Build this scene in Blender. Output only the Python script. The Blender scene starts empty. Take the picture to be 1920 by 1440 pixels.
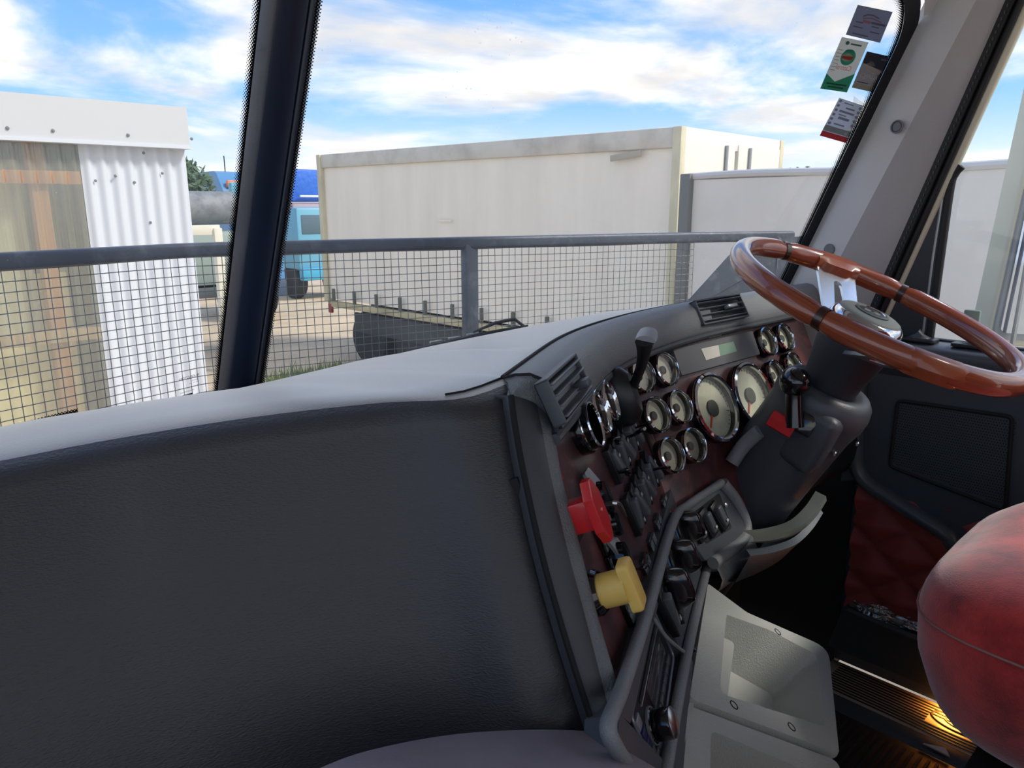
import bpy, bmesh, math, random
from mathutils import Vector, Matrix
random.seed(7)
S = bpy.context.scene
COL = S.collection
H = 2.70                                   # eye height of the camera above the yard
R_ = math.radians

# ------------------------------------------------------------------ camera
YAW, PITCH, FPX = R_(44), R_(-13.5), 1400.0
FW = Vector((math.sin(YAW)*math.cos(PITCH), math.cos(YAW)*math.cos(PITCH), math.sin(PITCH)))
RT = Vector((math.cos(YAW), -math.sin(YAW), 0)); UP = RT.cross(FW)
cd = bpy.data.cameras.new('camera'); cam = bpy.data.objects.new('camera', cd); COL.objects.link(cam)
cam.location = (0, 0, H); cd.sensor_fit = 'HORIZONTAL'; cd.sensor_width = 36.0; cd.lens = 36.0*FPX/1920
cd.clip_start = 0.02; cd.clip_end = 500
cam.rotation_euler = Matrix((RT, UP, -FW)).transposed().to_euler()
S.camera = cam
S.view_settings.view_transform = 'Standard'; S.view_settings.look = 'None'
S.view_settings.gamma = 1.0; S.view_settings.use_curve_mapping = False
S.view_settings.exposure = 0.92

# ------------------------------------------------------------------ sky
W = bpy.data.worlds.new('sky'); S.world = W; W.use_nodes = True
nt = W.node_tree; nt.nodes.clear()
def N(tree, typ, **kw):
    n = tree.nodes.new(typ)
    for k, v in kw.items(): setattr(n, k, v)
    return n
def ramp(tree, src, stops, interp='EASE'):
    r = N(tree, 'ShaderNodeValToRGB'); r.color_ramp.interpolation = interp
    e = r.color_ramp.elements
    while len(e) < len(stops): e.new(0.5)
    for i, (p, c) in enumerate(stops):
        e[i].position = p; e[i].color = (c[0], c[1], c[2], 1) if hasattr(c, '__len__') else (c, c, c, 1)
    tree.links.new(src, r.inputs[0]); return r
tc = N(nt, 'ShaderNodeTexCoord')
sep = N(nt, 'ShaderNodeSeparateXYZ'); nt.links.new(tc.outputs['Generated'], sep.inputs[0])
grad = ramp(nt, sep.outputs['Z'], [(0.0, (.50, .66, .82)), (0.10, (.24, .46, .76)), (0.30, (.085, .28, .64)), (1.0, (.04, .17, .50))], 'LINEAR')
# a flat cloud deck: project the direction onto a plane overhead
mz = N(nt, 'ShaderNodeMath', operation='MAXIMUM'); nt.links.new(sep.outputs['Z'], mz.inputs[0]); mz.inputs[1].default_value = 0.0
ma = N(nt, 'ShaderNodeMath', operation='ADD'); nt.links.new(mz.outputs[0], ma.inputs[0]); ma.inputs[1].default_value = 0.16
dv = N(nt, 'ShaderNodeVectorMath', operation='DIVIDE')
cb = N(nt, 'ShaderNodeCombineXYZ')
for i in range(3): nt.links.new(ma.outputs[0], cb.inputs[i])
nt.links.new(tc.outputs['Generated'], dv.inputs[0]); nt.links.new(cb.outputs[0], dv.inputs[1])
mp = N(nt, 'ShaderNodeMapping'); mp.inputs['Location'].default_value = (2.35, 0.75, 0.0); mp.inputs['Scale'].default_value = (1.0, 1.0, 0.2)
nt.links.new(dv.outputs[0], mp.inputs[0])
nz = N(nt, 'ShaderNodeTexNoise'); nz.inputs['Scale'].default_value = 0.75; nz.inputs['Detail'].default_value = 8; nz.inputs['Roughness'].default_value = .56; nz.inputs['Distortion'].default_value = .35
nt.links.new(mp.outputs[0], nz.inputs['Vector'])
cl = ramp(nt, nz.outputs['Fac'], [(0.40, 0), (0.58, 1)])
nz2 = N(nt, 'ShaderNodeTexNoise'); nz2.inputs['Scale'].default_value = 2.2; nz2.inputs['Detail'].default_value = 5
nt.links.new(mp.outputs[0], nz2.inputs['Vector'])
ccol = ramp(nt, nz2.outputs['Fac'], [(0.35, (.58, .575, .585)), (0.6, (.84, .81, .775))])
mx = N(nt, 'ShaderNodeMixRGB'); nt.links.new(cl.outputs[0], mx.inputs[0]); nt.links.new(grad.outputs[0], mx.inputs[1]); nt.links.new(ccol.outputs[0], mx.inputs[2])
hz = ramp(nt, sep.outputs['Z'], [(0.0, .75), (0.12, 0.0)], 'LINEAR')
mx2 = N(nt, 'ShaderNodeMixRGB'); nt.links.new(hz.outputs[0], mx2.inputs[0]); nt.links.new(mx.outputs[0], mx2.inputs[1]); mx2.inputs[2].default_value = (.71, .71, .71, 1)
bg = N(nt, 'ShaderNodeBackground'); bg.inputs[1].default_value = 0.88
nt.links.new(mx2.outputs[0], bg.inputs[0])
wo = N(nt, 'ShaderNodeOutputWorld'); nt.links.new(bg.outputs[0], wo.inputs[0])

sd = bpy.data.lights.new('sun', 'SUN'); sd.energy = 1.7; sd.angle = R_(12); sd.color = (1, .95, .86)
sun = bpy.data.objects.new('sun', sd); COL.objects.link(sun)
sun.rotation_euler = Vector((-0.42, 0.60, -0.70)).to_track_quat('-Z', 'Y').to_euler(); sun.location = (6, -8, 12)

# ------------------------------------------------------------------ materials
def lin(c):
    return tuple(((v/255)/12.92 if v/255 <= .04045 else ((v/255+.055)/1.055)**2.4) for v in c)
MATS = {}
def mat(name, c, rough=.5, metal=0, bump=None, var=None, coat=0, spec=.5, coords='Object', emit=None, sheen=0, stretch=None):
    """c sRGB; bump=(scale,strength,distance); var=(scale, sRGB second colour, low, high)"""
    if name in MATS: return MATS[name]
    m = bpy.data.materials.new(name); m.use_nodes = True; t = m.node_tree; b = t.nodes['Principled BSDF']
    b.inputs['Base Color'].default_value = (*lin(c), 1); b.inputs['Roughness'].default_value = rough
    b.inputs['Metallic'].default_value = metal; b.inputs['Coat Weight'].default_value = coat; b.inputs['Coat Roughness'].default_value = .06
    b.inputs['Specular IOR Level'].default_value = spec; b.inputs['Sheen Weight'].default_value = sheen
    co = N(t, 'ShaderNodeTexCoord').outputs[coords]
    if stretch:
        mpn = N(t, 'ShaderNodeMapping'); mpn.inputs['Scale'].default_value = stretch; t.links.new(co, mpn.inputs[0]); co = mpn.outputs[0]
    if var:
        n = N(t, 'ShaderNodeTexNoise'); n.inputs['Scale'].default_value = var[0]; n.inputs['Detail'].default_value = 6; n.inputs['Roughness'].default_value = .6
        t.links.new(co, n.inputs['Vector'])
        r = ramp(t, n.outputs['Fac'], [(var[2], lin(c)), (var[3], lin(var[1]))], 'LINEAR'); t.links.new(r.outputs[0], b.inputs['Base Color'])
    if bump:
        n = N(t, 'ShaderNodeTexNoise'); n.inputs['Scale'].default_value = bump[0]; n.inputs['Detail'].default_value = 3
        t.links.new(co, n.inputs['Vector'])
        bp = N(t, 'ShaderNodeBump'); bp.inputs['Strength'].default_value = bump[1]; bp.inputs['Distance'].default_value = bump[2]
        t.links.new(n.outputs['Fac'], bp.inputs['Height']); t.links.new(bp.outputs[0], b.inputs['Normal'])
    if emit:
        b.inputs['Emission Color'].default_value = (*lin(emit[0]), 1); b.inputs['Emission Strength'].default_value = emit[1]
    MATS[name] = m; return m

def glass_mat(name, dirt=0.04, tint=(.98, .97, .95), specks=False, refl=1.0):
    m = bpy.data.materials.new(name); m.use_nodes = True; t = m.node_tree; t.nodes.clear()
    tr = N(t, 'ShaderNodeBsdfTransparent'); tr.inputs[0].default_value = (*tint, 1)
    gl = N(t, 'ShaderNodeBsdfGlossy'); gl.inputs['Roughness'].default_value = .02
    fr = N(t, 'ShaderNodeLayerWeight'); fr.inputs[0].default_value = .5
    pw = N(t, 'ShaderNodeMath', operation='POWER'); t.links.new(fr.outputs['Facing'], pw.inputs[0]); pw.inputs[1].default_value = 5
    fm = N(t, 'ShaderNodeMath', operation='MULTIPLY_ADD'); t.links.new(pw.outputs[0], fm.inputs[0]); fm.inputs[1].default_value = .95*refl; fm.inputs[2].default_value = .045*refl
    m1 = N(t, 'ShaderNodeMixShader'); t.links.new(fm.outputs[0], m1.inputs[0]); t.links.new(tr.outputs[0], m1.inputs[1]); t.links.new(gl.outputs[0], m1.inputs[2])
    df = N(t, 'ShaderNodeBsdfTranslucent'); df.inputs[0].default_value = (.85, .85, .83, 1)
    co = N(t, 'ShaderNodeTexCoord')
    n = N(t, 'ShaderNodeTexNoise'); n.inputs['Scale'].default_value = 6; n.inputs['Detail'].default_value = 6; t.links.new(co.outputs['Object'], n.inputs['Vector'])
    r = ramp(t, n.outputs['Fac'], [(.35, dirt*.4), (.75, dirt*1.6)], 'LINEAR'); fac = r.outputs[0]
    if specks:
        v = N(t, 'ShaderNodeTexVoronoi'); v.inputs['Scale'].default_value = 90; t.links.new(co.outputs['Object'], v.inputs['Vector'])
        n3 = N(t, 'ShaderNodeTexNoise'); n3.inputs['Scale'].default_value = 3.0; t.links.new(co.outputs['Object'], n3.inputs['Vector'])
        th = ramp(t, n3.outputs['Fac'], [(.5, 0), (.7, .22)], 'LINEAR')
        cmp_ = N(t, 'ShaderNodeMath', operation='LESS_THAN'); t.links.new(v.outputs['Distance'], cmp_.inputs[0]); t.links.new(th.outputs[0], cmp_.inputs[1])
        ms = N(t, 'ShaderNodeMath', operation='MULTIPLY'); t.links.new(cmp_.outputs[0], ms.inputs[0]); ms.inputs[1].default_value = .35
        ad = N(t, 'ShaderNodeMath', operation='ADD'); t.links.new(ms.outputs[0], ad.inputs[0]); t.links.new(fac, ad.inputs[1]); fac = ad.outputs[0]
    m2 = N(t, 'ShaderNodeMixShader'); t.links.new(fac, m2.inputs[0]); t.links.new(m1.outputs[0], m2.inputs[1]); t.links.new(df.outputs[0], m2.inputs[2])
    o = N(t, 'ShaderNodeOutputMaterial'); t.links.new(m2.outputs[0], o.inputs[0])
    MATS[name] = m; return m

def dots_mat(name, cell, axis_fade=True):
    """ceramic dot print: black dots that shrink with UV v (0 solid .. 1 clear)"""
    m = bpy.data.materials.new(name); m.use_nodes = True; t = m.node_tree; t.nodes.clear()
    uv = N(t, 'ShaderNodeUVMap').outputs[0]
    mpn = N(t, 'ShaderNodeMapping'); mpn.inputs['Scale'].default_value = (1/cell, 1/cell, 1); mpn.inputs['Rotation'].default_value = (0, 0, R_(45)); t.links.new(uv, mpn.inputs[0])
    v = N(t, 'ShaderNodeTexVoronoi'); v.inputs['Scale'].default_value = 1; v.inputs['Randomness'].default_value = 0; t.links.new(mpn.outputs[0], v.inputs['Vector'])
    sp = N(t, 'ShaderNodeSeparateXYZ'); t.links.new(uv, sp.inputs[0])
    mr = N(t, 'ShaderNodeMapRange'); mr.inputs[1].default_value = 0; mr.inputs[2].default_value = .016; mr.inputs[3].default_value = .78; mr.inputs[4].default_value = .16; t.links.new(sp.outputs['Y'], mr.inputs[0])
    lt = N(t, 'ShaderNodeMath', operation='LESS_THAN'); t.links.new(v.outputs['Distance'], lt.inputs[0]); t.links.new(mr.outputs[0], lt.inputs[1])
    tr = N(t, 'ShaderNodeBsdfTransparent'); df = N(t, 'ShaderNodeBsdfDiffuse'); df.inputs[0].default_value = (.01, .01, .012, 1)
    mxs = N(t, 'ShaderNodeMixShader'); t.links.new(lt.outputs[0], mxs.inputs[0]); t.links.new(tr.outputs[0], mxs.inputs[1]); t.links.new(df.outputs[0], mxs.inputs[2])
    o = N(t, 'ShaderNodeOutputMaterial'); t.links.new(mxs.outputs[0], o.inputs[0]); MATS[name] = m; return m

def veneer_mat():
    m = mat('veneer', (74, 36, 36), .42, coat=.55); t = m.node_tree; b = t.nodes['Principled BSDF']
    b.inputs['Coat Roughness'].default_value = .18
    co = N(t, 'ShaderNodeTexCoord').outputs['Object']
    n = N(t, 'ShaderNodeTexNoise'); n.inputs['Scale'].default_value = 14; n.inputs['Detail'].default_value = 9; n.inputs['Roughness'].default_value = .7; n.inputs['Distortion'].default_value = 1.6
    t.links.new(co, n.inputs['Vector'])
    r = ramp(t, n.outputs['Fac'], [(.3, lin((30, 16, 20))), (.5, lin((66, 32, 35))), (.62, lin((96, 46, 45))), (.75, lin((44, 22, 26)))], 'LINEAR')
    t.links.new(r.outputs[0], b.inputs['Base Color']); return m

def wood_mat():
    m = mat('rim_wood', (126, 60, 36), .28, coat=.9); t = m.node_tree; b = t.nodes['Principled BSDF']
    co = N(t, 'ShaderNodeTexCoord').outputs['UV']
    mpn = N(t, 'ShaderNodeMapping'); mpn.inputs['Scale'].default_value = (3, 40, 1); t.links.new(co, mpn.inputs[0])
    n = N(t, 'ShaderNodeTexNoise'); n.inputs['Scale'].default_value = 2.2; n.inputs['Detail'].default_value = 8; n.inputs['Distortion'].default_value = .4; t.links.new(mpn.outputs[0], n.inputs['Vector'])
    r = ramp(t, n.outputs['Fac'], [(.3, lin((92, 38, 24))), (.5, lin((140, 66, 40))), (.75, lin((156, 78, 48)))], 'LINEAR'); t.links.new(r.outputs[0], b.inputs['Base Color'])
    return m

pad = mat('dash_pad', (78, 77, 82), .46, bump=(420, .45, .0014), spec=.8, sheen=1.0, coat=.7); pad.node_tree.nodes['Principled BSDF'].inputs['Coat Roughness'].default_value = .34; pad.node_tree.nodes['Principled BSDF'].inputs['Sheen Roughness'].default_value = .4
pad_shaded = mat('dash_pad_shaded', (36, 35, 39), .50, bump=(300, .55, .0016), spec=.65, sheen=.5, stretch=(1, 1, 2.5), coat=.25); pad_shaded.node_tree.nodes['Principled BSDF'].inputs['Coat Roughness'].default_value = .36; pad_shaded.node_tree.nodes['Principled BSDF'].inputs['Sheen Roughness'].default_value = .4  # same vinyl as the top pad, its shade put into a darker colour
grain = mat('grained_plastic', (126, 128, 130), .46, bump=(520, .6, .0015))
blackp = mat('black_plastic', (26, 27, 31), .38, bump=(700, .1, .0005))
blackg = mat('black_gloss', (12, 12, 15), .14, coat=.4)
blackm = mat('black_matte', (20, 21, 24), .75)
seam = mat('seam_black', (10, 10, 12), .8)
greyp = mat('light_grey_plastic', (168, 170, 163), .55, bump=(450, .7, .0016))
pillar = mat('pillar_trim', (206, 206, 209), .6, bump=(500, .4, .001))
pillar_fab = mat('pillar_fabric', (176, 176, 178), .8, bump=(900, .5, .001))
rubber = mat('rubber', (24, 26, 30), .6)
chrome = mat('chrome', (225, 228, 232), .07, 1.0)
brushed = mat('brushed_steel', (175, 178, 180), .3, 1.0, bump=(300, .1, .0004))
silverp = mat('silver_plastic', (165, 167, 170), .35, .6)
veneer = veneer_mat(); rimwood = wood_mat()
dial = mat('dial_face', (214, 217, 198), .6, var=(40, (200, 204, 184), .4, .7))
dialdark = mat('dial_dark', (70, 74, 72), .6)
needle_m = mat('needle_orange', (225, 78, 44), .5)
tickm = mat('dial_print', (60, 62, 58), .7)
gaugeglass = glass_mat('gauge_glass', .02, refl=.4)
wsglass = glass_mat('windscreen_glass', .05, specks=True)
sideglass = glass_mat('door_glass', .07, tint=(.93, .96, .97))
frit = dots_mat('frit_dots', .0034)
fritsolid = mat('frit_black', (14, 18, 28), .45)
redplastic = mat('red_plastic', (196, 30, 34), .35, coat=.3)
yellowp = mat('yellow_plastic', (226, 188, 98), .45, bump=(200, .1, .0005))
lcd = mat('lcd_green', (120, 150, 128), .3)
labelm = mat('switch_label', (120, 128, 128), .5, var=(300, (70, 76, 78), .5, .55))
plush = mat('red_plush', (196, 56, 52), .95, var=(18, (124, 26, 30), .40, .68), bump=(420, .5, .0012), sheen=.6, spec=.15)
plush_side = mat('red_plush_side', (150, 36, 38), .9, var=(14, (104, 22, 26), .4, .68), bump=(260, .8, .003), sheen=.3)
quilt = mat('maroon_quilt', (158, 66, 60), .62, bump=(500, .3, .001))
thread = mat('pale_thread', (150, 110, 100), .8)
doorm = mat('door_plastic', (62, 70, 78), .5, bump=(500, .4, .001))
cream = mat('cream_paint', (214, 212, 190), .35)
matrub = mat('floor_rubber', (38, 42, 44), .55, bump=(300, .3, .001))
carpet = mat('engine_cover_vinyl', (150, 140, 148), .75, var=(9, (132, 124, 132), .35, .7), bump=(320, .35, .001))
platem = mat('sill_plate', (172, 160, 148), .4)
amber = mat('amber_lens', (255, 150, 40), .3, emit=((255, 128, 24), 9))
paperm = mat('paper', (226, 205, 196), .8)
foil = mat('foil', (190, 195, 195), .25, .9, bump=(60, .9, .01))
white = mat('white_paint', (228, 228, 226), .5)

# ------------------------------------------------------------------ picture geometry: pixel -> ray -> plane
def V(x, y, z): return Vector((x, y, z+H))
def ray(px, py): return FW + RT*((px-960)/FPX) + UP*((720-py)/FPX)
def on(px, py, c, n):                                  # point on the plane (c, n)
    r = ray(px, py); o = Vector((0, 0, H)); return o + r*((c-o).dot(n)/r.dot(n))
def onX(px, py, x): return on(px, py, Vector((x, 0, 0)), Vector((1, 0, 0)))
def onY(px, py, y): return on(px, py, Vector((0, y, 0)), Vector((0, 1, 0)))
def onZ(px, py, z): return on(px, py, V(0, 0, z), Vector((0, 0, 1)))
def frame(o, x, y, z):
    m = Matrix.Identity(4)
    for i, a in enumerate((x, y, z)):
        for k in range(3): m[k][i] = a[k]
    for k in range(3): m[k][3] = o[k]
    return m
NM = Vector((0, -math.cos(R_(26)), math.sin(R_(26))))          # driver's panel normal
MF = frame(V(1.0, .65, -.33), Vector((1, 0, 0)), Vector((0, math.sin(R_(26)), math.cos(R_(26)))), NM)
_cl = V(.707, .575, -.255); _s0 = V(.905, .6866, -.255)
LD = (_s0-_cl).normalized(); NL = LD.cross(Vector((0, .438, .899))).normalized(); LU = NL.cross(LD)
LF = frame(on(1155, 1290, _cl, NL), LD, LU, NL)                 # angled centre panel
def loc(F, px, py, w=0):
    z = F.col[2].xyz; p = on(px, py, F.translation+z*w, z); q = F.inverted() @ p; return Vector((q.x, q.y))
def lp(px, py, w=0): return loc(LF, px, py, w)
def mpk(px, py, w=0): return loc(MF, px, py, w)

# ------------------------------------------------------------------ mesh helpers
def finish(name, bm, m, parent=None, M=None, smooth=35, base=None):
    bmesh.ops.remove_doubles(bm, verts=bm.verts, dist=1e-6)
    bmesh.ops.recalc_face_normals(bm, faces=bm.faces)
    me = bpy.data.meshes.new(name); bm.to_mesh(me); bm.free()
    return link(name, me, m, parent, M, smooth)
def link(name, me, m, parent=None, M=None, smooth=35):
    if m is not None and not me.materials: me.materials.append(m)
    if smooth and len(me.polygons):
        me.polygons.foreach_set('use_smooth', [True]*len(me.polygons)); me.set_sharp_from_angle(angle=R_(smooth))
    o = bpy.data.objects.new(name, me); COL.objects.link(o)
    if parent:
        o.parent = parent
        # children carry coordinates relative to the parent's world origin
        off = world_of(parent)
        if M is None: me.transform(Matrix.Translation(-off) if not me.get('shifted') else Matrix.Identity(4)); me['shifted'] = 1
        else: o.matrix_local = Matrix.Translation(-off) @ M
    elif M is not None: o.matrix_world = M
    else:
        c = [v.co for v in me.vertices]
        if c:
            lo = Vector((sum(v.x for v in c)/len(c), sum(v.y for v in c)/len(c), min(v.z for v in c)))
            me.transform(Matrix.Translation(-lo)); o.location = lo
    return o
def world_of(o):
    p = Vector(o.get('w0', (0, 0, 0))); return p if 'w0' in o else (world_of(o.parent) if o.parent else o.location.copy())
def thing(name, label, cat, loc_, group=None, kind=None):
    o = bpy.data.objects.new(name, None); COL.objects.link(o); o.location = loc_; o.empty_display_size = .05
    tag(o, label, cat, group, kind); return o
def tag(o, label=None, cat=None, group=None, kind=None):
    if label: o['label'] = label
    if cat: o['category'] = cat
    if group: o['group'] = group
    if kind: o['kind'] = kind
    return o
def part(name, bm, m, parent, M=None, smooth=35):      # mesh given in world space (M None) or in a local frame M
    return finish(name, bm, m, parent, M, smooth)
def sub(name, bm, m, par, smooth=35):                  # sub-part that shares its part's local frame
    bmesh.ops.recalc_face_normals(bm, faces=bm.faces)
    me = bpy.data.meshes.new(name); bm.to_mesh(me); bm.free(); return sublink(name, me, m, par, smooth)
def sublink(name, me, m, par, smooth=35):
    if m is not None and not me.materials: me.materials.append(m)
    if smooth and len(me.polygons):
        me.polygons.foreach_set('use_smooth', [True]*len(me.polygons)); me.set_sharp_from_angle(angle=R_(smooth))
    o = bpy.data.objects.new(name, me); COL.objects.link(o); o.parent = par; return o
def wsub(name, bm, m, par, smooth=35):                 # sub-part given in world space under a world-space part
    off = world_of(par); bm.transform(Matrix.Translation(-off)); return sub(name, bm, m, par, smooth)

def nb(): return bmesh.new()
def box(bm, c, s, M=None, bev=0, seg=2):
    r = bmesh.ops.create_cube(bm, size=1)['verts']
    bmesh.ops.scale(bm, vec=s, verts=r); 
    if bev:
        es = list({e for v in r for e in v.link_edges})
        r2 = bmesh.ops.bevel(bm, geom=es, offset=bev, segments=seg, affect='EDGES', profile=.5)
        r = list({v for f in r2['faces'] for v in f.verts})
    bmesh.ops.translate(bm, vec=c, verts=r)
    if M: bmesh.ops.transform(bm, matrix=M, verts=r)
    return r
def bx(c, s, M=None, bev=0, seg=2):
    bm = nb(); box(bm, c, s, M, bev, seg); return bm
def grid(bm, rows, closed=False, cap=False):
    vs = [[bm.verts.new(p) for p in r] for r in rows]; n = len(rows[0])
    for a, b in zip(vs, vs[1:]):
        for i in range(n if closed else n-1):
            j = (i+1) % n
            try: bm.faces.new((a[i], a[j], b[j], b[i]))
            except ValueError: pass
    if cap and closed:
        bm.faces.new(vs[0][::-1]); bm.faces.new(vs[-1])
    return vs
def cr(pts, n):                                        # Catmull-Rom through pts
    out = []; m = len(pts)
    for k in range(n):
        t = k/(n-1)*(m-1); i = min(int(t), m-2); f = t-i
        p0, p1, p2, p3 = pts[max(i-1, 0)], pts[i], pts[i+1], pts[min(i+2, m-1)]
        out.append(.5*((2*p1)+(p2-p0)*f+(2*p0-5*p1+4*p2-p3)*f*f+(3*p1-p0-3*p2+p3)*f**3))
    return out
def tube(bm, pts, rad, seg=10, closed=False, cap=True, squash=1, upv=None):
    n = len(pts); rows = []; prev = None
    for i, p in enumerate(pts):
        a = pts[(i-1) % n] if closed else pts[max(i-1, 0)]; b = pts[(i+1) % n] if closed else pts[min(i+1, n-1)]
        t = (b-a).normalized()
        x = (upv or Vector((0, 0, 1))).cross(t) if prev is None else prev - t*prev.dot(t)
        if x.length < 1e-5: x = Vector((1, 0, 0)).cross(t)
        x.normalize(); prev = x; y = t.cross(x); r = rad[i] if hasattr(rad, '__len__') else rad
        rows.append([p+(x*math.cos(k*2*math.pi/seg)+y*squash*math.sin(k*2*math.pi/seg))*r for k in range(seg)])
    if closed: rows.append(rows[0])
    grid(bm, rows, True, cap and not closed); return bm
def lathe(bm, prof, seg=32, M=None, cap=(True, True)):
    rows = [[Vector((r*math.cos(k*2*math.pi/seg), r*math.sin(k*2*math.pi/seg), z)) for k in range(seg)] for r, z in prof]
    vs = grid(bm, rows, True)
    if cap[0] and prof[0][0] > 1e-6: bm.faces.new(vs[0][::-1])
    if cap[1] and prof[-1][0] > 1e-6: bm.faces.new(vs[-1])
    if M: bmesh.ops.transform(bm, matrix=M, verts=[v for r in vs for v in r])
    return bm
def lat(prof, seg=32, M=None, cap=(True, True)):
    return lathe(nb(), prof, seg, M, cap)
def rpoly(pts, r, n=5):                                # polygon with rounded corners (2D)
    out = []; m = len(pts)
    for i in range(m):
        p, a, b = Vector(pts[i]), Vector(pts[i-1]), Vector(pts[(i+1) % m]); rr = r[i] if hasattr(r, '__len__') else r
        u, v = (a-p).normalized(), (b-p).normalized(); ang = math.acos(max(-1, min(1, u.dot(v))))
        if rr <= 0: out += [p.copy() for _ in range(n)]; continue
        dd = min(rr/math.tan(ang/2), .45*min((a-p).length, (b-p).length)); s, e = p+u*dd, p+v*dd
        for k in range(n):
            f = k/(n-1); out.append((1-f)**2*s+2*f*(1-f)*p+f*f*e)
    return out
def prism(bm, pts, z0, z1, M=None, bev=0):
    lo = [bm.verts.new((p[0], p[1], z0)) for p in pts]
    if bev:
        c = Vector((sum(p[0] for p in pts)/len(pts), sum(p[1] for p in pts)/len(pts)))
        def ins(p, d):
            q = Vector((p[0], p[1])); l = (q-c).length; return c+(q-c)*max(0, (l-d)/max(l, 1e-6))
        rings = [lo, [bm.verts.new((p[0], p[1], z1-bev)) for p in pts], [bm.verts.new((*ins(p, bev*.3), z1-bev*.3)) for p in pts], [bm.verts.new((*ins(p, bev), z1)) for p in pts]]
    else: rings = [lo, [bm.verts.new((p[0], p[1], z1)) for p in pts]]
    n = len(pts)
    for a, b in zip(rings, rings[1:]):
        for i in range(n): bm.faces.new((a[i], a[(i+1) % n], b[(i+1) % n], b[i]))
    bm.faces.new(lo[::-1]); bm.faces.new(rings[-1])
    if M: bmesh.ops.transform(bm, matrix=M, verts=[v for r in rings for v in r])
    return bm
def pz(pts, z0, z1, M=None, bev=0): return prism(nb(), pts, z0, z1, M, bev)
def tray(bm, outer, inner, floor, z0, z1, zf, M=None):  # plate with a sunk tray: three loops of equal length
    n = len(outer); mk = lambda ps, z: [bm.verts.new((p[0], p[1], z)) for p in ps]
    c = Vector((sum(p[0] for p in inner)/n, sum(p[1] for p in inner)/n))
    inn = [c+(Vector(p)-c)*.975 for p in inner]
    oc = Vector((sum(p[0] for p in outer)/n, sum(p[1] for p in outer)/n))
    oin = [oc+(Vector(p)-oc)*.985 for p in outer]
    loops = [mk([oc+(Vector(p)-oc)*.86 for p in outer], z0), mk(outer, z1-.006), mk(oin, z1), mk(inner, z1), mk(inn, z1-.004), mk(floor, zf+.005), mk([c+(Vector(p)-c)*.96 for p in floor], zf)]
    for a, b in zip(loops, loops[1:]):
        for i in range(n): bm.faces.new((a[i], a[(i+1) % n], b[(i+1) % n], b[i]))
    bm.faces.new(loops[-1])
    if M: bmesh.ops.transform(bm, matrix=M, verts=[v for l in loops for v in l])
    return bm
def text_bm(s, size, M, mirror=False, align='CENTER'):
    cu = bpy.data.curves.new('t', 'FONT'); cu.body = s; cu.size = size; cu.align_x = align; cu.align_y = 'CENTER'
    o = bpy.data.objects.new('t', cu); COL.objects.link(o); dg = bpy.context.evaluated_depsgraph_get()
    me = bpy.data.meshes.new_from_object(o.evaluated_get(dg)); bm = nb(); bm.from_mesh(me)
    bpy.data.objects.remove(o); bpy.data.curves.remove(cu); bpy.data.meshes.remove(me)
    if mirror: bmesh.ops.scale(bm, vec=(-1, 1, 1), verts=bm.verts)
    bm.transform(M); return bm
def T(x, y, z=0): return Matrix.Translation((x, y, z))
def RX(a): return Matrix.Rotation(R_(a), 4, 'X')
def RY(a): return Matrix.Rotation(R_(a), 4, 'Y')
def RZ(a): return Matrix.Rotation(R_(a), 4, 'Z')
def join(bm, other):
    me = bpy.data.meshes.new('j'); other.to_mesh(me); other.free(); bm.from_mesh(me); bpy.data.meshes.remove(me); return bm

# ================================================================== THE YARD (setting)
ground_m = mat('yard_gravel', (214, 194, 164), .9, var=(.9, (188, 170, 144), .35, .7), bump=(30, .6, .02), coords='Object')
bm = nb(); grid(bm, [[Vector((x, y, 0)) for x in (-60, -20, 0, 10, 30, 120)] for y in (-40, -10, 5, 20, 60, 160)])
tag(finish('ground', bm, ground_m), 'pale beige gravel yard', kind='structure')
if 'category' in bpy.data.objects['ground']: del bpy.data.objects['ground']['category']

# ================================================================== THE CAB (setting)
FLOOR = -1.05; XD = 1.65; XC = .57
def struct(o, label=None):
    o['kind'] = 'structure'
    if label: o['label'] = label
    return o
# floor
bm = bx((XC-.04, .1, H+FLOOR-.04), (2.2, 1.9, .08)); struct(finish('floor', bm, matrub, smooth=0), 'dark rubber covered cab floor')
# front bulkhead below the windscreen
bm = nb()
for sx in (-1, 1):
    a, b = V(XC, 1.33, 0), V(XC+sx*1.12, .86, 0)
    dirv = (b-a); L_ = dirv.length; ang = math.atan2(dirv.y, dirv.x)
    box(bm, ((a.x+b.x)/2, (a.y+b.y)/2, H-.70), (L_, .05, .62), None)
    vs = bm.verts[-8:] if False else list(bm.verts)[-8:]
    bmesh.ops.rotate(bm, cent=((a.x+b.x)/2, (a.y+b.y)/2, H-.7), matrix=Matrix.Rotation(ang, 3, 'Z'), verts=vs)
struct(finish('wall_front', bm, blackm, smooth=0), 'black bulkhead under the windscreen')
# roof, rear wall, passenger side wall; the unseen walls are opened to brighten the cab
bm = bx((XC-.06, -.05, H+.58), (2.1, 1.9, .05), bev=.01); struct(finish('ceiling', bm, pillar_fab), 'grey fabric cab headliner')
bm = bx((XC, -.95, H-.66), (2.3, .05, .76)); box(bm, (XC, -.95, H+.50), (2.3, .05, .12)); struct(finish('wall_rear', bm, pillar_fab, smooth=0), 'grey rear wall of the cab with an opening added to let light in')
bm = nb()
XL = XC-1.10
box(bm, (XL, -.05, H-.65), (.05, 1.85, .72))  # lower part only: upper side left out, unseen, to admit more light
struct(finish('wall_left', bm, doorm, smooth=0), 'passenger side wall left open above to let light in')

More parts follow.
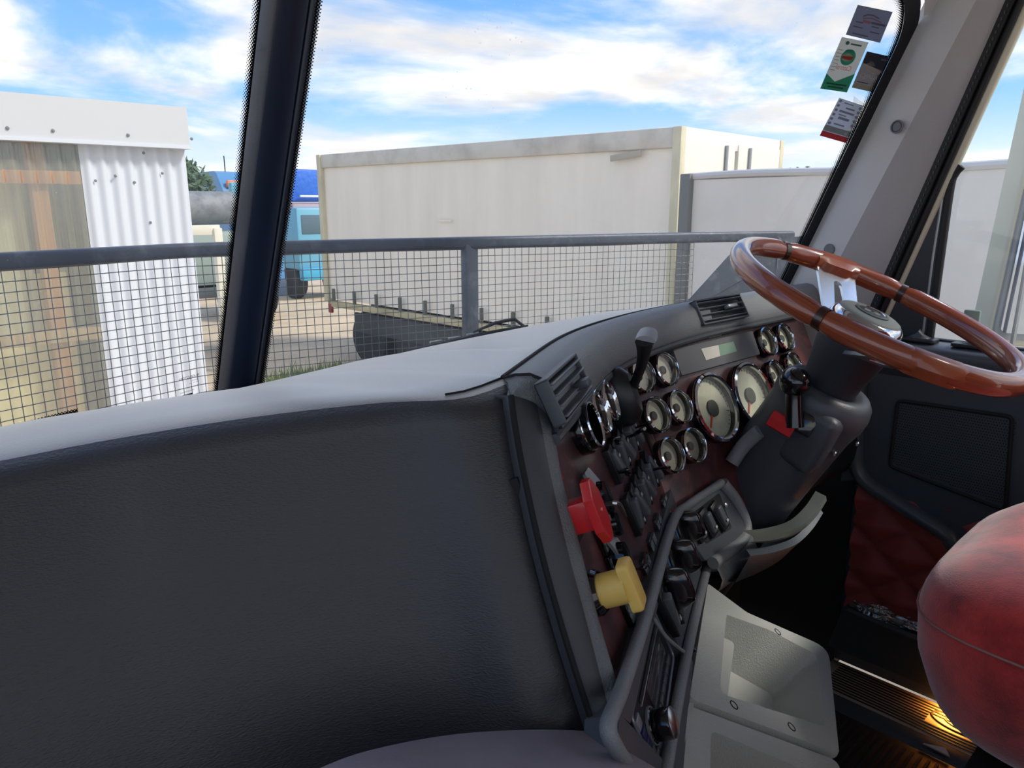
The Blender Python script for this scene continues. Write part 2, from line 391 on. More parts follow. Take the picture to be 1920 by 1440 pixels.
# ---- windscreen: two raked, swept panes around the centre post
def postline(z): return V(XC, 1.304-.46*(z+.33), z)
def sideline(z, sx=1): return V(XC+sx*1.03, .84-.408*(z+.33), z)
ZT, ZB = .40, -.42
def pane(u, v, sx):                                  # u 0 at post .. 1 at pillar, v 0 bottom .. 1 top
    z = ZB+(ZT-ZB)*v; return postline(z).lerp(sideline(z, sx), u)
def pane_corner(sx, off=0):                          # rounded glass outline in (u, v)
    return rpoly([(0.012, 0), (1, 0), (1, 1), (0.012, 1)], [.01, .01, .15, .08], 8)
def pane_obj(name, sx, label):
    bm = nb(); pts = pane_corner(sx); rows = []
    ctr = Vector((.5, .5)); n = len(pts)
    rings = []
    for f in (1, .7, .35):
        rings.append([bm.verts.new(pane(*(ctr+(p-ctr)*f), sx)) for p in pts])
    for a, b in zip(rings, rings[1:]):
        for i in range(n): bm.faces.new((a[i], a[(i+1) % n], b[(i+1) % n], b[i]))
    bm.faces.new(rings[-1])
    o = finish(name, bm, wsglass, smooth=0); struct(o, label); return o
w1 = pane_obj('window_1', -1, 'passenger side windscreen pane left of the centre post')
w2 = pane_obj('window_2', 1, 'driver side windscreen pane right of the centre post')
def band(par, sx, path, width, name='frit_band', solid=.012):
    """print running along path [(u,v)..] with the dots fading towards the pane's middle"""
    bm = nb(); uvl = bm.loops.layers.uv.new('UVMap'); nrm = (pane(.5, .5, sx)-Vector((0, 0, H))).normalized()*-.002
    d = 0; prev = None; rows = []
    for (u, v, iu, iv) in path:
        p = pane(u, v, sx); q = pane(u+iu, v+iv, sx); q = p+(q-p).normalized()*width
        if prev is not None: d += (p-prev).length
        prev = p; rows.append((p+nrm, q+nrm, d))
    for (p, q, a), (p2, q2, b) in zip(rows, rows[1:]):
        f = bm.faces.new([bm.verts.new(x) for x in (p, p2, q2, q)])
        for l, uv in zip(f.loops, ((a, 0), (b, 0), (b, width), (a, width))): l[uvl].uv = uv
    bm.transform(Matrix.Translation(-par.location))
    return sub(name, bm, frit, par, 0)
band(w1, -1, [(.0585, v/10, 1, 0) for v in range(11)], .015)
band(w2, 1, [(.023, v/10, 1, 0) for v in range(11)], .013)
edge = [(.985, v/20, -1, 0) for v in range(0, 18)]
arc = [(.895+.09*math.cos(a), .86+.125*math.sin(a), -math.cos(a), -math.sin(a)) for a in [R_(k*9) for k in range(0, 11)]]+[(.6, .985, 0, -1), (.06, .985, 0, -1)]
band(w2, 1, edge[:-1]+arc, .017)
band(w1, -1, [(u/20, ((-.305+.018*u/20+.016)-ZB)/(ZT-ZB), 0, 1) for u in range(6, 21)], .010)
bm = nb(); sr = []; hd_ = []
for (u, v, iu, iv) in edge[:-1]+arc:
    p = pane(u, v, 1); q = pane(u-iu*.2, v-iv*.2, 1); dq = (q-p).normalized(); sr.append([p-dq*.002+Vector((0, -.0025, 0)), p+dq*.034+Vector((0, -.0025, 0))]); hd_.append([p+dq*.030+Vector((0, -.012, 0)), p+dq*.040+Vector((0, -.022, 0)), p+dq*.07+Vector((0, -.026, 0)), p+dq*.30+Vector((.0, -.03, 0))])
grid(bm, sr); bm.transform(Matrix.Translation(-w2.location)); sub('frit_border', bm, fritsolid, w2)
bm = nb(); grid(bm, hd_[20:]); hdr = struct(finish('trim_3', bm, pillar, smooth=60), 'grey trim curving over the top corner of the driver pane')
# centre post
bm = nb(); rows = []
for v in (0, .25, .5, .75, 1.0):
    z = -.45+.95*v; p = postline(z); ax = Vector((1, 0, 0)); ay = Vector((0, 1, 0))
    prof = [(-.043, .012), (-.040, -.004), (-.030, -.018), (-.012, -.026), (.008, -.024), (.013, -.019), (.0145, -.022), (.017, -.019), (.028, -.012), (.038, -.004), (.041, .012)]
    rows.append([p+ax*a+ay*b for a, b in prof])
grid(bm, rows)
postm = mat('post_trim', (30, 40, 62), .34, bump=(600, .1, .0004))
t1 = struct(finish('trim_1', bm, postm, smooth=60), 'dark blue-black centre post between the windscreen panes')
bm = nb(); tube(bm, [postline(z)+Vector((.0145, -.0215, 0)) for z in (-.4, -.1, .2, .5)], .0013, 6)
bm.transform(Matrix.Translation(-t1.location)); sub('bead', bm, mat('bead_grey', (92, 100, 112), .35), t1)
# print on the passenger pane (seen from behind, so mirrored)
def print_frame(p, sx, e=.0022):
    """frame on a pane: x along the pane to the right, y up the pane, z towards the cab"""
    x = (pane(.6, .5, sx)-pane(.4, .5, sx)).normalized()*(sx); y = (pane(.5, .8, sx)-pane(.5, .2, sx)).normalized(); z = x.cross(y).normalized(); y = z.cross(x)
    if z.y > 0: z = -z
    return frame(p+z*e, x, y, z)
def pick_pane(px, py, sx):
    a, b, c = pane(0, 0, sx), pane(1, 0, sx), pane(.5, 1, sx); n = (b-a).cross(c-a).normalized()
    p = on(px, py, a, n); n2 = n
    for _ in range(3):                                # the pane is very slightly twisted: refine
        # solve u, v by projection
        bu, bv, best = 0, 0, 1e9
        z = p.z-H; v = (z-ZB)/(ZT-ZB); l, r = pane(0, v, sx), pane(1, v, sx); u = (p-l).dot(r-l)/(r-l).length_squared
        q = pane(u, v, sx); p = on(px, py, q, n2)
    return p
ink = mat('glass_ink', (44, 46, 52), .7)
bm = nb()
for s, sz, px, py in (('PILKINGTON', .0072, 353, 706), ('LAMINATED', .0032, 364, 711), ('DOT 177   AS1', .0034, 362, 716), ('M 16', .0034, 371, 719), ('8   1', .0034, 356, 725), ('MADE IN MEXICO', .0036, 349, 733)):
    join(bm, text_bm(s, sz, print_frame(pick_pane(px, py, -1), -1), mirror=True))
fm_ = print_frame(pick_pane(347, 741, -1), -1)
prism(bm, rpoly([(-.014, -.0028), (.014, -.0028), (.014, .0028), (-.014, .0028)], .0028, 6), 0, .0002, fm_)
prism(bm, [(-.016, -.0062), (.014, -.0062), (.014, -.0054), (-.016, -.0054)], 0, .0002, fm_)
bm.transform(Matrix.Translation(-w1.location)); sub('maker_print', bm, ink, w1, 0)

# ---- right A-pillar trim: light facet, fabric facet, dark stitched seal, pale door strip
def pil(z, prof): return [V(XD+a, .3+b-.335*(z-.316)+.103, z) for a, b in prof]
zs = [-.5, -.25, 0, .25, .5, .6]
def pil_loft(name, prof, m, par=None, r=None):
    bm = nb(); rows = [[sideline(z)+Vector((a, b, 0)) for a, b in prof] for z in zs]; grid(bm, rows)
    return bm
# facets measured from the pane's edge line at three heights
def at_h(px, py, x): return onX(px, py, x)
pA = [sideline(z)+Vector((.010, .004, 0)) for z in zs]
def line(p0, p1):                                     # straight line through two points, sampled at zs
    return [p0+(p1-p0)*((z+H-p0.z)/(p1.z-p0.z)) for z in zs]
pB = line(at_h(1702, 117, 1.60), at_h(1580, 350, 1.60))   # front edge of the trim
pC = line(at_h(1817, 25, 1.585), at_h(1640, 360, 1.585))  # facet boundary
pD = line(at_h(1885, 0, 1.615), at_h(1655, 520, 1.615))   # fabric edge
pE = line(at_h(1907, 0, 1.63), at_h(1668, 540, 1.63))
pF = line(at_h(1920, 30, 1.645), at_h(1668, 580, 1.645))
t2 = bm = nb(); grid(bm, [[a, b.lerp(c, .0)+Vector((0, 0, 0)), b.lerp(c, .08)+Vector((-.008, -.004, 0)), b.lerp(c, .5)+Vector((-.006, -.004, 0)), c] for a, b, c in zip(pA, pB, pC)])
trim2 = struct(finish('trim_2', bm, pillar, smooth=50), 'grey plastic pillar trim right of the windscreen')
def tsub(name, bm, m, par=trim2): bm.transform(Matrix.Translation(-par.location)); return sub(name, bm, m, par, 50)
bm = nb(); grid(bm, [[c, c.lerp(d, .5)+Vector((-.004, -.004, 0)), d] for c, d in zip(pC, pD)]); tsub('fabric_facet', bm, pillar_fab)
bm = nb(); grid(bm, [[d, d.lerp(e, .5)+Vector((-.008, -.006, 0)), e+Vector((.002, 0, 0))] for d, e in zip(pD, pE)]); tsub('stitched_seal', bm, rubber)
bm = nb()
for k in range(60):
    f = k/60; z = -.25+.62*f; i = min(int((z+.5)/.25), 4); fr = (z-zs[i])/(zs[i+1]-zs[i]); d = pD[i].lerp(pD[i+1], fr); e = pE[i].lerp(pE[i+1], fr)
    box(bm, d.lerp(e, .22)+Vector((-.0055, -.005, 0)), (.002, .002, .0055))
tsub('stitching', bm, mat('stitch_grey', (70, 74, 80), .7))
bm = nb(); tube(bm, [e.lerp(f, .25)+Vector((-.004, -.002, 0)) for e, f in zip(pE, pF)], .007, 8); tsub('rubber_lip', bm, rubber)
bm = nb(); tube(bm, [e.lerp(f, .85)+Vector((.0, 0, 0)) for e, f in zip(pE, pF)], .0105, 10); tsub('pale_strip', bm, cream)
# recessed screw cap on the light facet
cp = at_h(1683, 238, 1.578); nrm = (pB[2]-pC[2]).cross(pC[3]-pC[2]).normalized()
if nrm.dot(cp-Vector((0, 0, H))) > 0: nrm = -nrm
cf = frame(cp, *(lambda z: (lambda x: (x, z.cross(x), z))(Vector((0, 0, 1)).cross(z).normalized()))(nrm))
bm = lat([(.0125, .0005), (.0125, .0035), (.0105, .004), (.0095, .001), (.0088, .001), (.008, .003), (.0001, .0035)], 24, cf); tsub('screw_cap', bm, mat('cap_grey', (112, 114, 120), .5))
cp2 = at_h(1556, 468, 1.588); cf2 = cf.copy(); cf2.translation = cp2
bm = lat([(.012, .0005), (.012, .004), (.009, .005), (.0001, .003)], 24, cf2); tsub('screw_cap', bm, MATS['cap_grey'])

# ================================================================== DASHBOARD
dash = thing('dashboard', 'black and grey truck dashboard with wood-look gauge panel wrapping round the driver', 'dashboard', V(.6, .8, FLOOR))
# --- brow profile, swept along the angled panel and then along the driver's panel
YT_L = lp(1100, 728).y; YT_M = mpk(1260, 640).y
SEAM_L = (LF.inverted() @ V(.905, .6866, -.255)).x
U0 = lp(1034, 806, .012).x
def brow_pt(st, dy, w):
    F, x, yt = st; return F @ Vector((x, yt+dy, w))
stL = [(LF, U0+(SEAM_L-.10-U0)*k/6, YT_L) for k in range(7)]
stM = [(MF, .005+.615*k/7, YT_M) for k in range(8)]
ST = stL+stM
PROF = [(-.004, .001), (0, .014), (.004, .020), (.02, .024), (.042, .023), (.054, .017), (.062, .006), (.066, -.010), (.067, -.026)]
NC = 64
UTOP = lp(966, 739, -.02).x
def brow_row(i, a, b):
    sh = (UTOP-U0)*(max(0, i-1)/(len(PROF)-2))
    return cr([brow_pt((s[0], s[1]+(sh*(1, .55, .2)[k] if k < 3 else 0), s[2]), a, b) for k, s in enumerate(ST)], NC)
def relax(r, n=70):
    for _ in range(n): r = [r[0]]+[r[k]*.5+(r[k-1]+r[k+1])*.25 for k in range(1, len(r)-1)]+[r[-1]]
    return r
brow_rows = [relax(brow_row(i, a, b)) for i, (a, b) in enumerate(PROF)]
bm = nb(); grid(bm, [list(c) for c in zip(*brow_rows)])
brow = part('brow', bm, grain, dash, smooth=60)
bm = nb(); tube(bm, relax(cr([brow_pt(s, -.003, .012) for s in ST], NC)), .0055, 8); part('brow_lip', bm, mat('lip_grey', (70, 73, 78), .4), dash)
bm = nb(); tube(bm, [p+Vector((0, 0, .0005)) for p in brow_rows[-1]], .0028, 6); part('brow_seam', bm, seam, dash)
# --- top pad
def zfront(x):
    pts = [(-.6, -.27), (.167, -.288), (.57, -.326), (.80, -.287), (1.1, -.247), (1.7, -.24)]
    for (a, b), (c, d) in zip(pts, pts[1:]):
        if x <= c: return b+(d-b)*(x-a)/(c-a)
    return -.24
def gfront(x): z = zfront(x); return V(x, (1.304-.41*abs(x-XC))-.44*(z+.33)-.006, z)
EDGE = [V(-.55, .80, -.225), V(-.2, .75, -.214)]+[onZ(px, py, z) for px, py, z in ((0, 852, -.203), (250, 806, -.196), (480, 771, -.188), (700, 747, -.180), (850, 739, -.175))]+[brow_rows[-1][0].copy()]
edgeC = cr(EDGE, 26)
rear = edgeC + [p+Vector((0, 0, -.001)) for p in brow_rows[-1][1:]]
def roll_pts(p):                                      # soft roll from the top pad over to the passenger wall
    fwd = (gfront(p.x)-p).normalized(); fwd.z = 0
    return [p-fwd*.012+Vector((0, 0, -.0022)), p-fwd*.024+Vector((0, 0, -.0075)), p-fwd*.034+Vector((0, 0, -.0165)), p-fwd*.041+Vector((0, 0, -.029))]
bm = nb(); rows = []
for i, p in enumerate(rear):
    x = p.x if i < 26 else p.x+(p.x-.475)*.10+.0
    f = gfront(min(x, 1.62)); r = []
    for k in range(11):
        t = k/10; q = p.lerp(f, t); q.z += .022*math.sin(math.pi*t)*(1-.3*t) if i < 40 else .012*math.sin(math.pi*t); r.append(q)
    rows.append(r)
grid(bm, rows)
grid(bm, [[p, roll_pts(p)[0]] for p in edgeC]); bmesh.ops.remove_doubles(bm, verts=bm.verts, dist=1e-5)
part('top_pad', bm, pad, dash, smooth=80)
bm = nb(); tube(bm, [p+Vector((0, 0, .0006)) for p in edgeC[21:]], .0012, 6); part('pad_seam', bm, seam, dash)
# --- passenger side panel: soft roll then a raked wall
WB = [p+Vector((-.03, -.235, -.46)) for p in EDGE]
WB[-1] = V(.448, .270, -.645); WB[-2] = V(.375, .305, -.645)
wallB = cr(WB, 26)
CW = roll_pts(edgeC[-1])[-1]
NWALL = (edgeC[-1]-edgeC[-4]).cross(wallB[-1]-CW).normalized()
if NWALL.y > 0: NWALL = -NWALL
bm = nb(); rows = []
for i, (p, b) in enumerate(zip(edgeC, wallB)):
    n = Vector((NWALL.x, NWALL.y, NWALL.z)); r = []
    up = Vector((0, 0, 1)); dn_ = (b-p).normalized(); R = .034
    fwd = (gfront(p.x)-p).normalized()
    ctl = roll_pts(p)
    a0 = ctl[-1]; ctl += [a0.lerp(b, f)+n*.004*math.sin(math.pi*f) for f in (.12, .25, .5, .75, 1.0)]
    rows.append(cr(ctl, 48))
grid(bm, rows); part('passenger_panel', bm, pad_shaded, dash, smooth=80)
# --- rounded corner trim between the passenger panel and the gauge panel
def onW(px, py, off=0): return on(px, py, CW+NWALL*off, NWALL)
left = [onW(*p, .013) for p in [(957, 742), (963, 790), (980, 885), (1012, 1030), (1058, 1195), (1112, 1365)]]
right = [LF @ Vector((*lp(*p, .003), .003)) for p in [(1030, 806), (1040, 850), (1050, 905), (1076, 1000), (1111, 1140), (1158, 1300)]]
ridge = [onW(*p, o_) for p, o_ in [((1006, 762), .006), ((1014, 800), .014), ((1031, 890), .018), ((1060, 1020), .018), ((1094, 1150), .018), ((1140, 1335), .018)]]
bm = nb(); rows = []
LC, RC, GC = cr(left, 24), cr(right, 24), cr(ridge, 24)
for i, (a, b) in enumerate(zip(LC, RC)):
    f = i/23; n = (NWALL+NL).normalized(); k = min(1, f*6)**.5
    if i == 0: n = n*.4
    g = GC[i]
    ctl = [a-NWALL*.012, a, a.lerp(g, .25)+NWALL*.004, a.lerp(g, .7)+NWALL*.005, g.lerp(b, .06)+NWALL*.003, g.lerp(b, .45)+NL*.006, b+NL*.002, b-NL*.012]
    rows.append(cr(ctl, 22))
top = [rows[0][j]+Vector((-.004, .030, .004)) for j in range(22)]
grid(bm, [r[:12] for r in [[p.lerp(Vector((p.x, p.y, min(p.z, H-.17))), 1)+Vector((0, .02, -.01)) for p in top]]+rows])
part('corner_trim', bm, mat('trim_vinyl_shaded', (56, 58, 63), .5, bump=(520, .4, .001)), dash, smooth=80)  # half turned from the window, shade painted as a darker tone
bm = nb(); grid(bm, [r[11:] for r in rows]); part('corner_trim_face', bm, mat('trim_grain_lit', (104, 108, 110), .5, bump=(520, .8, .002)), dash, smooth=80)  # other half of the same trim, side light painted as a paler tone
bm = nb(); tube(bm, [p-NWALL*-.001 for p in LC], .0030, 6); part('trim_groove', bm, seam, dash)
bm = nb(); tube(bm, [r[0]+Vector((-.0008, 0, 0)) for r in brow_rows[2:]], .0018, 6); part('trim_groove', bm, seam, dash)
be = [r[0].copy() for r in brow_rows[::-1]]; tr0 = [rows[0][2+int(round(k*17/(len(be)-1)))] for k in range(len(be))]
bm = nb(); grid(bm, [be, [a.lerp(b, .33)+NL*.004 for a, b in zip(be, tr0)], [a.lerp(b, .66)+NL*.003 for a, b in zip(be, tr0)], [b-NWALL*.001 for b in tr0]])
pe = edgeC[-1]; q_ = roll_pts(pe)
grid(bm, [[be[0], be[0].lerp(LC[0], .5)+Vector((0, 0, .002)), LC[0]], [pe, q_[1], q_[3]]])
part('trim_cap', bm, MATS['trim_grain_lit'], dash, smooth=80)
# --- wood-look panels
yb = 0.0
uL0 = [lp(*p) for p in [(1028, 812), (1040, 855), (1052, 910), (1078, 1005), (1112, 1140), (1152, 1300)]]
outl = [Vector((u.x-.012, u.y)) for u in uL0]+[Vector((SEAM_L+.002, -.03)), Vector((SEAM_L+.002, YT_L+.004))]
part('veneer_panel', pz(outl, -.010, 0, LF), veneer, dash, smooth=20)
part('veneer_panel', pz([(-.095, mpk(1270, 962).y-.03), (.30, mpk(1270, 962).y-.05), (.52, mpk(1270, 962).y+.02), (.52, YT_M+.004), (-.095, YT_M+.004)], -.010, 0, MF), veneer, dash, smooth=20)
part('panel_gap', bx((SEAM_L-.020, YT_L-.118, .002), (.017, .19, .003), LF), seam, dash, smooth=0)
part('panel_rib', bx((SEAM_L-.004, YT_L-.115, .004), (.012, .225, .012), LF, .004), veneer, dash)
part('panel_backing', bx((.22, 0.04, -.03), (.40, .34, .02), LF), blackm, dash, smooth=0)

# --- gauges
def ring(r0, r1, z0, z1, n=40): return lat([(r0, z0), (r1, z0), (r1, z1*.8), ((r0+r1)/2+.0005, z1), (r0, z1*.8), (r0, z0)], n, None, (False, False))
GA = {}
def gauge_meshes(R):
    if R in GA: return GA[R]
    d = {}
    def keep(k, bm):
        bmesh.ops.recalc_face_normals(bm, faces=bm.faces); me = bpy.data.meshes.new(k); bm.to_mesh(me); bm.free(); d[k] = me
    keep('gauge', lat([(R*.98, 0), (R*.98, .014), (R*.9, .015), (R*.87, .014), (R*.86, .003), (0.0002, .003)], 40))
    keep('bezel', lat([(R*.86, .0135), (R*.87, .0175), (R*.92, .0195), (R*.985, .0175), (R, .0145), (R*.99, .012), (R*.86, .0135)], 44, None, (False, False)))
    keep('dial', lat([(R*.86, .0035), (R*.855, .0045), (.0002, .0045)], 36, None, (False, True)))
    bm = nb()
    nt_ = 28 if R > .04 else 11
    for k in range(nt_):
        a = R_(225-270*k/(nt_-1)); maj = k % (4 if R > .04 else 5) == 0
        box(bm, (R*(.76 if maj else .79)*1, 0, .0047), (R*(.12 if maj else .06), R*.018, .0004), RZ(math.degrees(a)))
    keep('dial_ticks', bm)
    bm = nb(); prism(bm, [(-R*.12, -R*.035), (R*.62, -R*.02), (R*.62, R*.02), (-R*.12, R*.035)], .0062, .0072); keep('needle', bm)
    keep('needle_cap', lat([(R*.24, .0048), (R*.24, .0085), (R*.2, .0095), (.0002, .0095)], 24, None, (False, True)))
    keep('glass', lat([(R*.868, .0142), (R*.868, .0148), (.0002, .0148)], 36))
    keep('bezel_stud', bx((R*.95, 0, .0165), (R*.06, R*.05, .004), None, .0005))
    GA[R] = d; return d
def gauge(F, px, py, R, ang, face=dial, label=None, w=.016, cap=dialdark):
    x, y = loc(F, px, py, w); d = gauge_meshes(R); M = F @ T(x, y, 0)
    g = link('gauge', d['gauge'], blackg, dash, M); 
    for k, m in (('bezel', chrome), ('dial', None), ('dial_ticks', tickm), ('glass', gaugeglass)):
        if k == 'dial':
            me = d['dial'].copy(); me.materials.clear(); sublink('dial', me, face, g)
        else: sublink(k, d[k], m, g)
    for k, m in (('needle', needle_m), ('needle_cap', cap)):
        o = sublink(k, d[k], m, g); o.rotation_euler.z = R_(ang)
    for a in (200, 20): sublink('bezel_stud', d['bezel_stud'], chrome, g).rotation_euler.z = R_(a)
    if label: g['label'] = label
    return g
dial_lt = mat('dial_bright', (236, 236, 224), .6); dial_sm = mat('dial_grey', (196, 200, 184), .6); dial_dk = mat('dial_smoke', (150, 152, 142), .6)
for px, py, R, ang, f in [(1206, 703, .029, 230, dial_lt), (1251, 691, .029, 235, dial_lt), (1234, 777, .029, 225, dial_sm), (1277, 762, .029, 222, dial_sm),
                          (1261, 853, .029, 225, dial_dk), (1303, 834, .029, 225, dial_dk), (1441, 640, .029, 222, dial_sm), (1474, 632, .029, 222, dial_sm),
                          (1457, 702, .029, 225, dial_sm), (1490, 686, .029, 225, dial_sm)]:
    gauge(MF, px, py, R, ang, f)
gauge(MF, 1345, 763, .061, 232, dial, 'large round speedometer dial'); gauge(MF, 1415, 739, .061, 232, dial, 'large round rev counter dial')
gauge(LF, 1127, 771, .0285, 40, dial_dk); gauge(LF, 1144, 749, .0285, 200, dial_dk)
# the open gauge hole beside them: double ring with a dark empty cup
x, y = lp(1110, 797, .018)
M = LF @ T(x, y, 0)
g = part('gauge_socket', lat([(.030, 0), (.030, .010), (.0285, .013), (.0255, .012), (.025, -.03), (.0002, -.03)], 40), blackg, dash, M); g['label'] = 'empty gauge hole with double chrome ring'
for zz, rr in ((.013, .0275), (.022, .0255)):
    bm = lat([(rr-.002, zz-.001), (rr-.001, zz+.001), (rr+.0005, zz+.001), (rr+.001, zz-.001), (rr-.002, zz-.001)], 40, None, (False, False)); sub('ring', bm, chrome, g)
sub('inner_collar', lat([(.0262, .012), (.0262, .022), (.0245, .022), (.0245, .012), (.0262, .012)], 36, None, (False, False)), blackg, g)
sub('connector', bx((.004, -.004, -.01), (.012, .014, .02), None, .002), blackp, g)

# --- driver information display
c = [mpk(*p, .012) for p in [(1279, 704), (1426, 664), (1411, 620), (1262, 655)]]
dsp = part('display_module', pz(rpoly(c, .003, 3), 0, .012, MF, .0015), mat('display_grey', (92, 91, 94), .55, bump=(500, .2, .0006)), dash, smooth=30)
c = [mpk(*p, .0128) for p in [(1324, 675.5), (1382, 658.5), (1375.5, 640.5), (1314.5, 654)]]
wsub('display_window', pz(rpoly(c, .001, 3), .0112, .0126, MF), lcd, dsp, 0)
c2 = [c[0], c[0].lerp(c[1], .44), c[3].lerp(c[2], .52), c[3]]
wsub('painted_reflection', pz(c2, .0120, .0129, MF), mat('reflection_pale', (214, 208, 196), .4), dsp, 0)  # bright reflection on the display drawn as a pale patch
part('small_label', pz([mpk(*p, .0005) for p in [(1330, 634), (1353, 628.5), (1351, 622.5), (1329, 628)]], 0, .0005, MF), mat('label_cream', (196, 190, 186), .5), dash, smooth=0)

# --- vents in the brow
def vent(F, x0, x1, y0, y1, w, tilt, label, n, open_=False, side=1):
    M = F @ T((x0+x1)/2, (y0+y1)/2, w) @ RX(tilt); wd, hh = x1-x0, y1-y0; f = .0034
    bm = nb()
    for a, b, c_, d_ in ((0, hh/2, wd+f, f), (0, -hh/2, wd+f, f), (-wd/2, 0, f, hh+f), (wd/2, 0, f, hh+f)): box(bm, (a, b, 0), (c_, d_, .014), None, .0012)
    v = part('air_vent', bm, mat('vent_frame', (72, 76, 82), .42), dash, M); v['label'] = label
    sub('vent_duct', bx((0, 0, -.004), (wd, hh, .008)), seam, v, 0)
    for k in range(n):
        yy = -hh/2+hh*(k+.5)/n
        bm = nb(); box(bm, (0, 0, 0), (wd*.97, .0020, .006 if not open_ else .010), None, .0008)
        bm.transform(T(0, yy, .0035 if not open_ else .005) @ RX(-20 if not open_ else 14))
        sub('slat', bm, mat('slat_grey', (96, 100, 108), .38), v)
    bm = bx((wd*.12*side, 0, .012), (.030, .0065, .012), None, .002) if not open_ else bx((wd*.15, -hh*.12, .012), (.020, .009, .016), None, .002)
    sub('vent_tab', bm, silverp if not open_ else mat('tab_grey', (66, 69, 76), .4), v)
    return v
a = lp(1026, 772, .028); b = lp(1068, 672, .028)
vx0, vx1 = lp(1038, 782, .026).x+.0, lp(1092, 700, .026).x
vent(LF, vx0+.018, vx1-.002, YT_L+.010, YT_L+.054, .0225, -3, 'open slatted air vent beside the passenger panel', 4, True)
mx0, mx1 = mpk(1309, 592, .026).x, mpk(1393, 580, .026).x
vent(MF, mx0, mx1, YT_M+.012, YT_M+.055, .0255, -3, 'slatted air vent above the driver display', 4)
part('round_vent', lat([(.030, 0), (.030, .012), (.024, .020), (.010, .022), (.0002, .022)], 28), rubber, dash, frame(onX(1494, 566, 1.53), Vector((1, 0, 0)), Vector((0, .8, .6)), Vector((0, -.6, .8))))

# --- switches on the angled panel
def rocker(F, top, bot, width, w=.0, state=0, icon=True, base_m=blackp):
    a, b = loc(F, *top, w+.008), loc(F, *bot, w+.008); ln = (a-b).length; c_ = (a+b)/2; ang = math.degrees(math.atan2((a-b).y, (a-b).x))-90
    M = F @ T(c_.x, c_.y, w) @ RZ(ang)
    s = part('rocker_switch', bx((0, 0, .004), (width, ln, .010), None, .0015), base_m, dash, M)
    bm = nb(); tl = 7 if state else -7
    box(bm, (0, 0, 0), (width*.62, ln*.74, .012), None, .003, 3); bm.transform(T(0, 0, .010) @ RX(tl)); sub('rocker', bm, mat('rocker_grey', (82, 86, 90), .33), s)
    if icon: sub('icon', bx((0, -ln*.2*(1 if state else -1), .0168), (width*.22, ln*.08, .0008)), mat('icon_white', (170, 178, 176), .5), s, 0)
    return s
r1t = [(1141, 838), (1149, 825), (1157, 812), (1165, 799), (1173, 787)]; r1b = [(1168, 900), (1177, 882), (1185, 865), (1193, 849), (1201, 834)]
for i, (a, b) in enumerate(zip(r1t, r1b)): rocker(LF, a, b, .0215, 0, i % 2)
r2t = [(1175, 928), (1182, 911), (1189.5, 896), (1196, 882), (1202, 868), (1209, 853)]; r2b = [(1205, 997), (1212, 974), (1218, 955), (1224, 937), (1230, 920), (1237, 903)]
for i, (a, b) in enumerate(zip(r2t, r2b)): rocker(LF, a, b, .0205, 0, (i+1) % 2)
# indicator plates along the lower edge
for i, (a, b) in enumerate([((1201, 1042), (1222, 1073)), ((1214, 1000), (1234, 1036)), ((1224, 962), (1246, 1000)), ((1238, 925), (1256, 962))]):
    p, q = lp(*a, .004), lp(*b, .004); c_ = (p+q)/2
    s = part('indicator_plate', bx((c_.x, c_.y, .002), (abs(p.x-q.x)*.9+.012, .021, .006), LF, .001), blackp, dash)
    for k in (-1, 1): wsub('indicator_icon', bx((c_.x+k*.011, c_.y, .0056), (.014, .013, .001), LF, .0003), labelm, s, 0)
# long toggle levers
def lever(F, px0, px1, w0, w1, r, name='toggle_lever', m=blackg, flat=.45):
    a = F @ Vector((*loc(F, *px0, w0), w0)); b = F @ Vector((*loc(F, *px1, w1), w1)); n = F.col[2].xyz
    pts = cr([a, a.lerp(b, .35)+n*.008, a.lerp(b, .75)-n*.002, b], 12)
    bm = nb(); tube(bm, pts, [r*(.8+.5*(k/11)) if k < 11 else r*.8 for k in range(12)], 10, squash=flat); return part(name, bm, m, dash)
lever(LF, (1186, 803), (1221, 792), .010, .040, .0048); lever(LF, (1172, 822), (1209, 804), .012, .045, .0052); lever(LF, (1218, 882), (1256, 876), .010, .040, .0050)
lever(LF, (1141, 825), (1163, 826), .010, .022, .0045); lever(LF, (1160, 886), (1181, 884), .010, .022, .0045)
# hand brake valve: lump with a long handle
x, y = lp(1168, 742, .02); M = LF @ T(x, y, 0)
hv = part('hand_valve', lat([(.034, 0), (.034, .018), (.031, .03), (.022, .038), (.0002, .040)], 32), blackp, dash, M @ Matrix.Diagonal((.75, 1.25, 1, 1)).to_4x4())
hv['label'] = 'black hand valve with a long grey-tipped handle'
a = LF @ Vector((x+.004, y+.006, .036)); b = LF @ Vector((*lp(1210, 640, .09), .09)); t_ = LF @ Vector((*lp(1216, 622, .094), .094))
bm = nb(); tube(bm, cr([a, a.lerp(b, .5)+NL*.004, b], 10), [.0075, .0068, .0066, .0068, .007, .0075, .008, .009, .0105, .0125], 12, squash=.55); part('valve_handle', bm, blackp, dash)
bm = nb(); tube(bm, [b, b.lerp(t_, .5), t_], [.0125, .0128, .011], 12, squash=.6); part('handle_tip', bm, mat('tip_grey', (150, 152, 158), .4), dash)
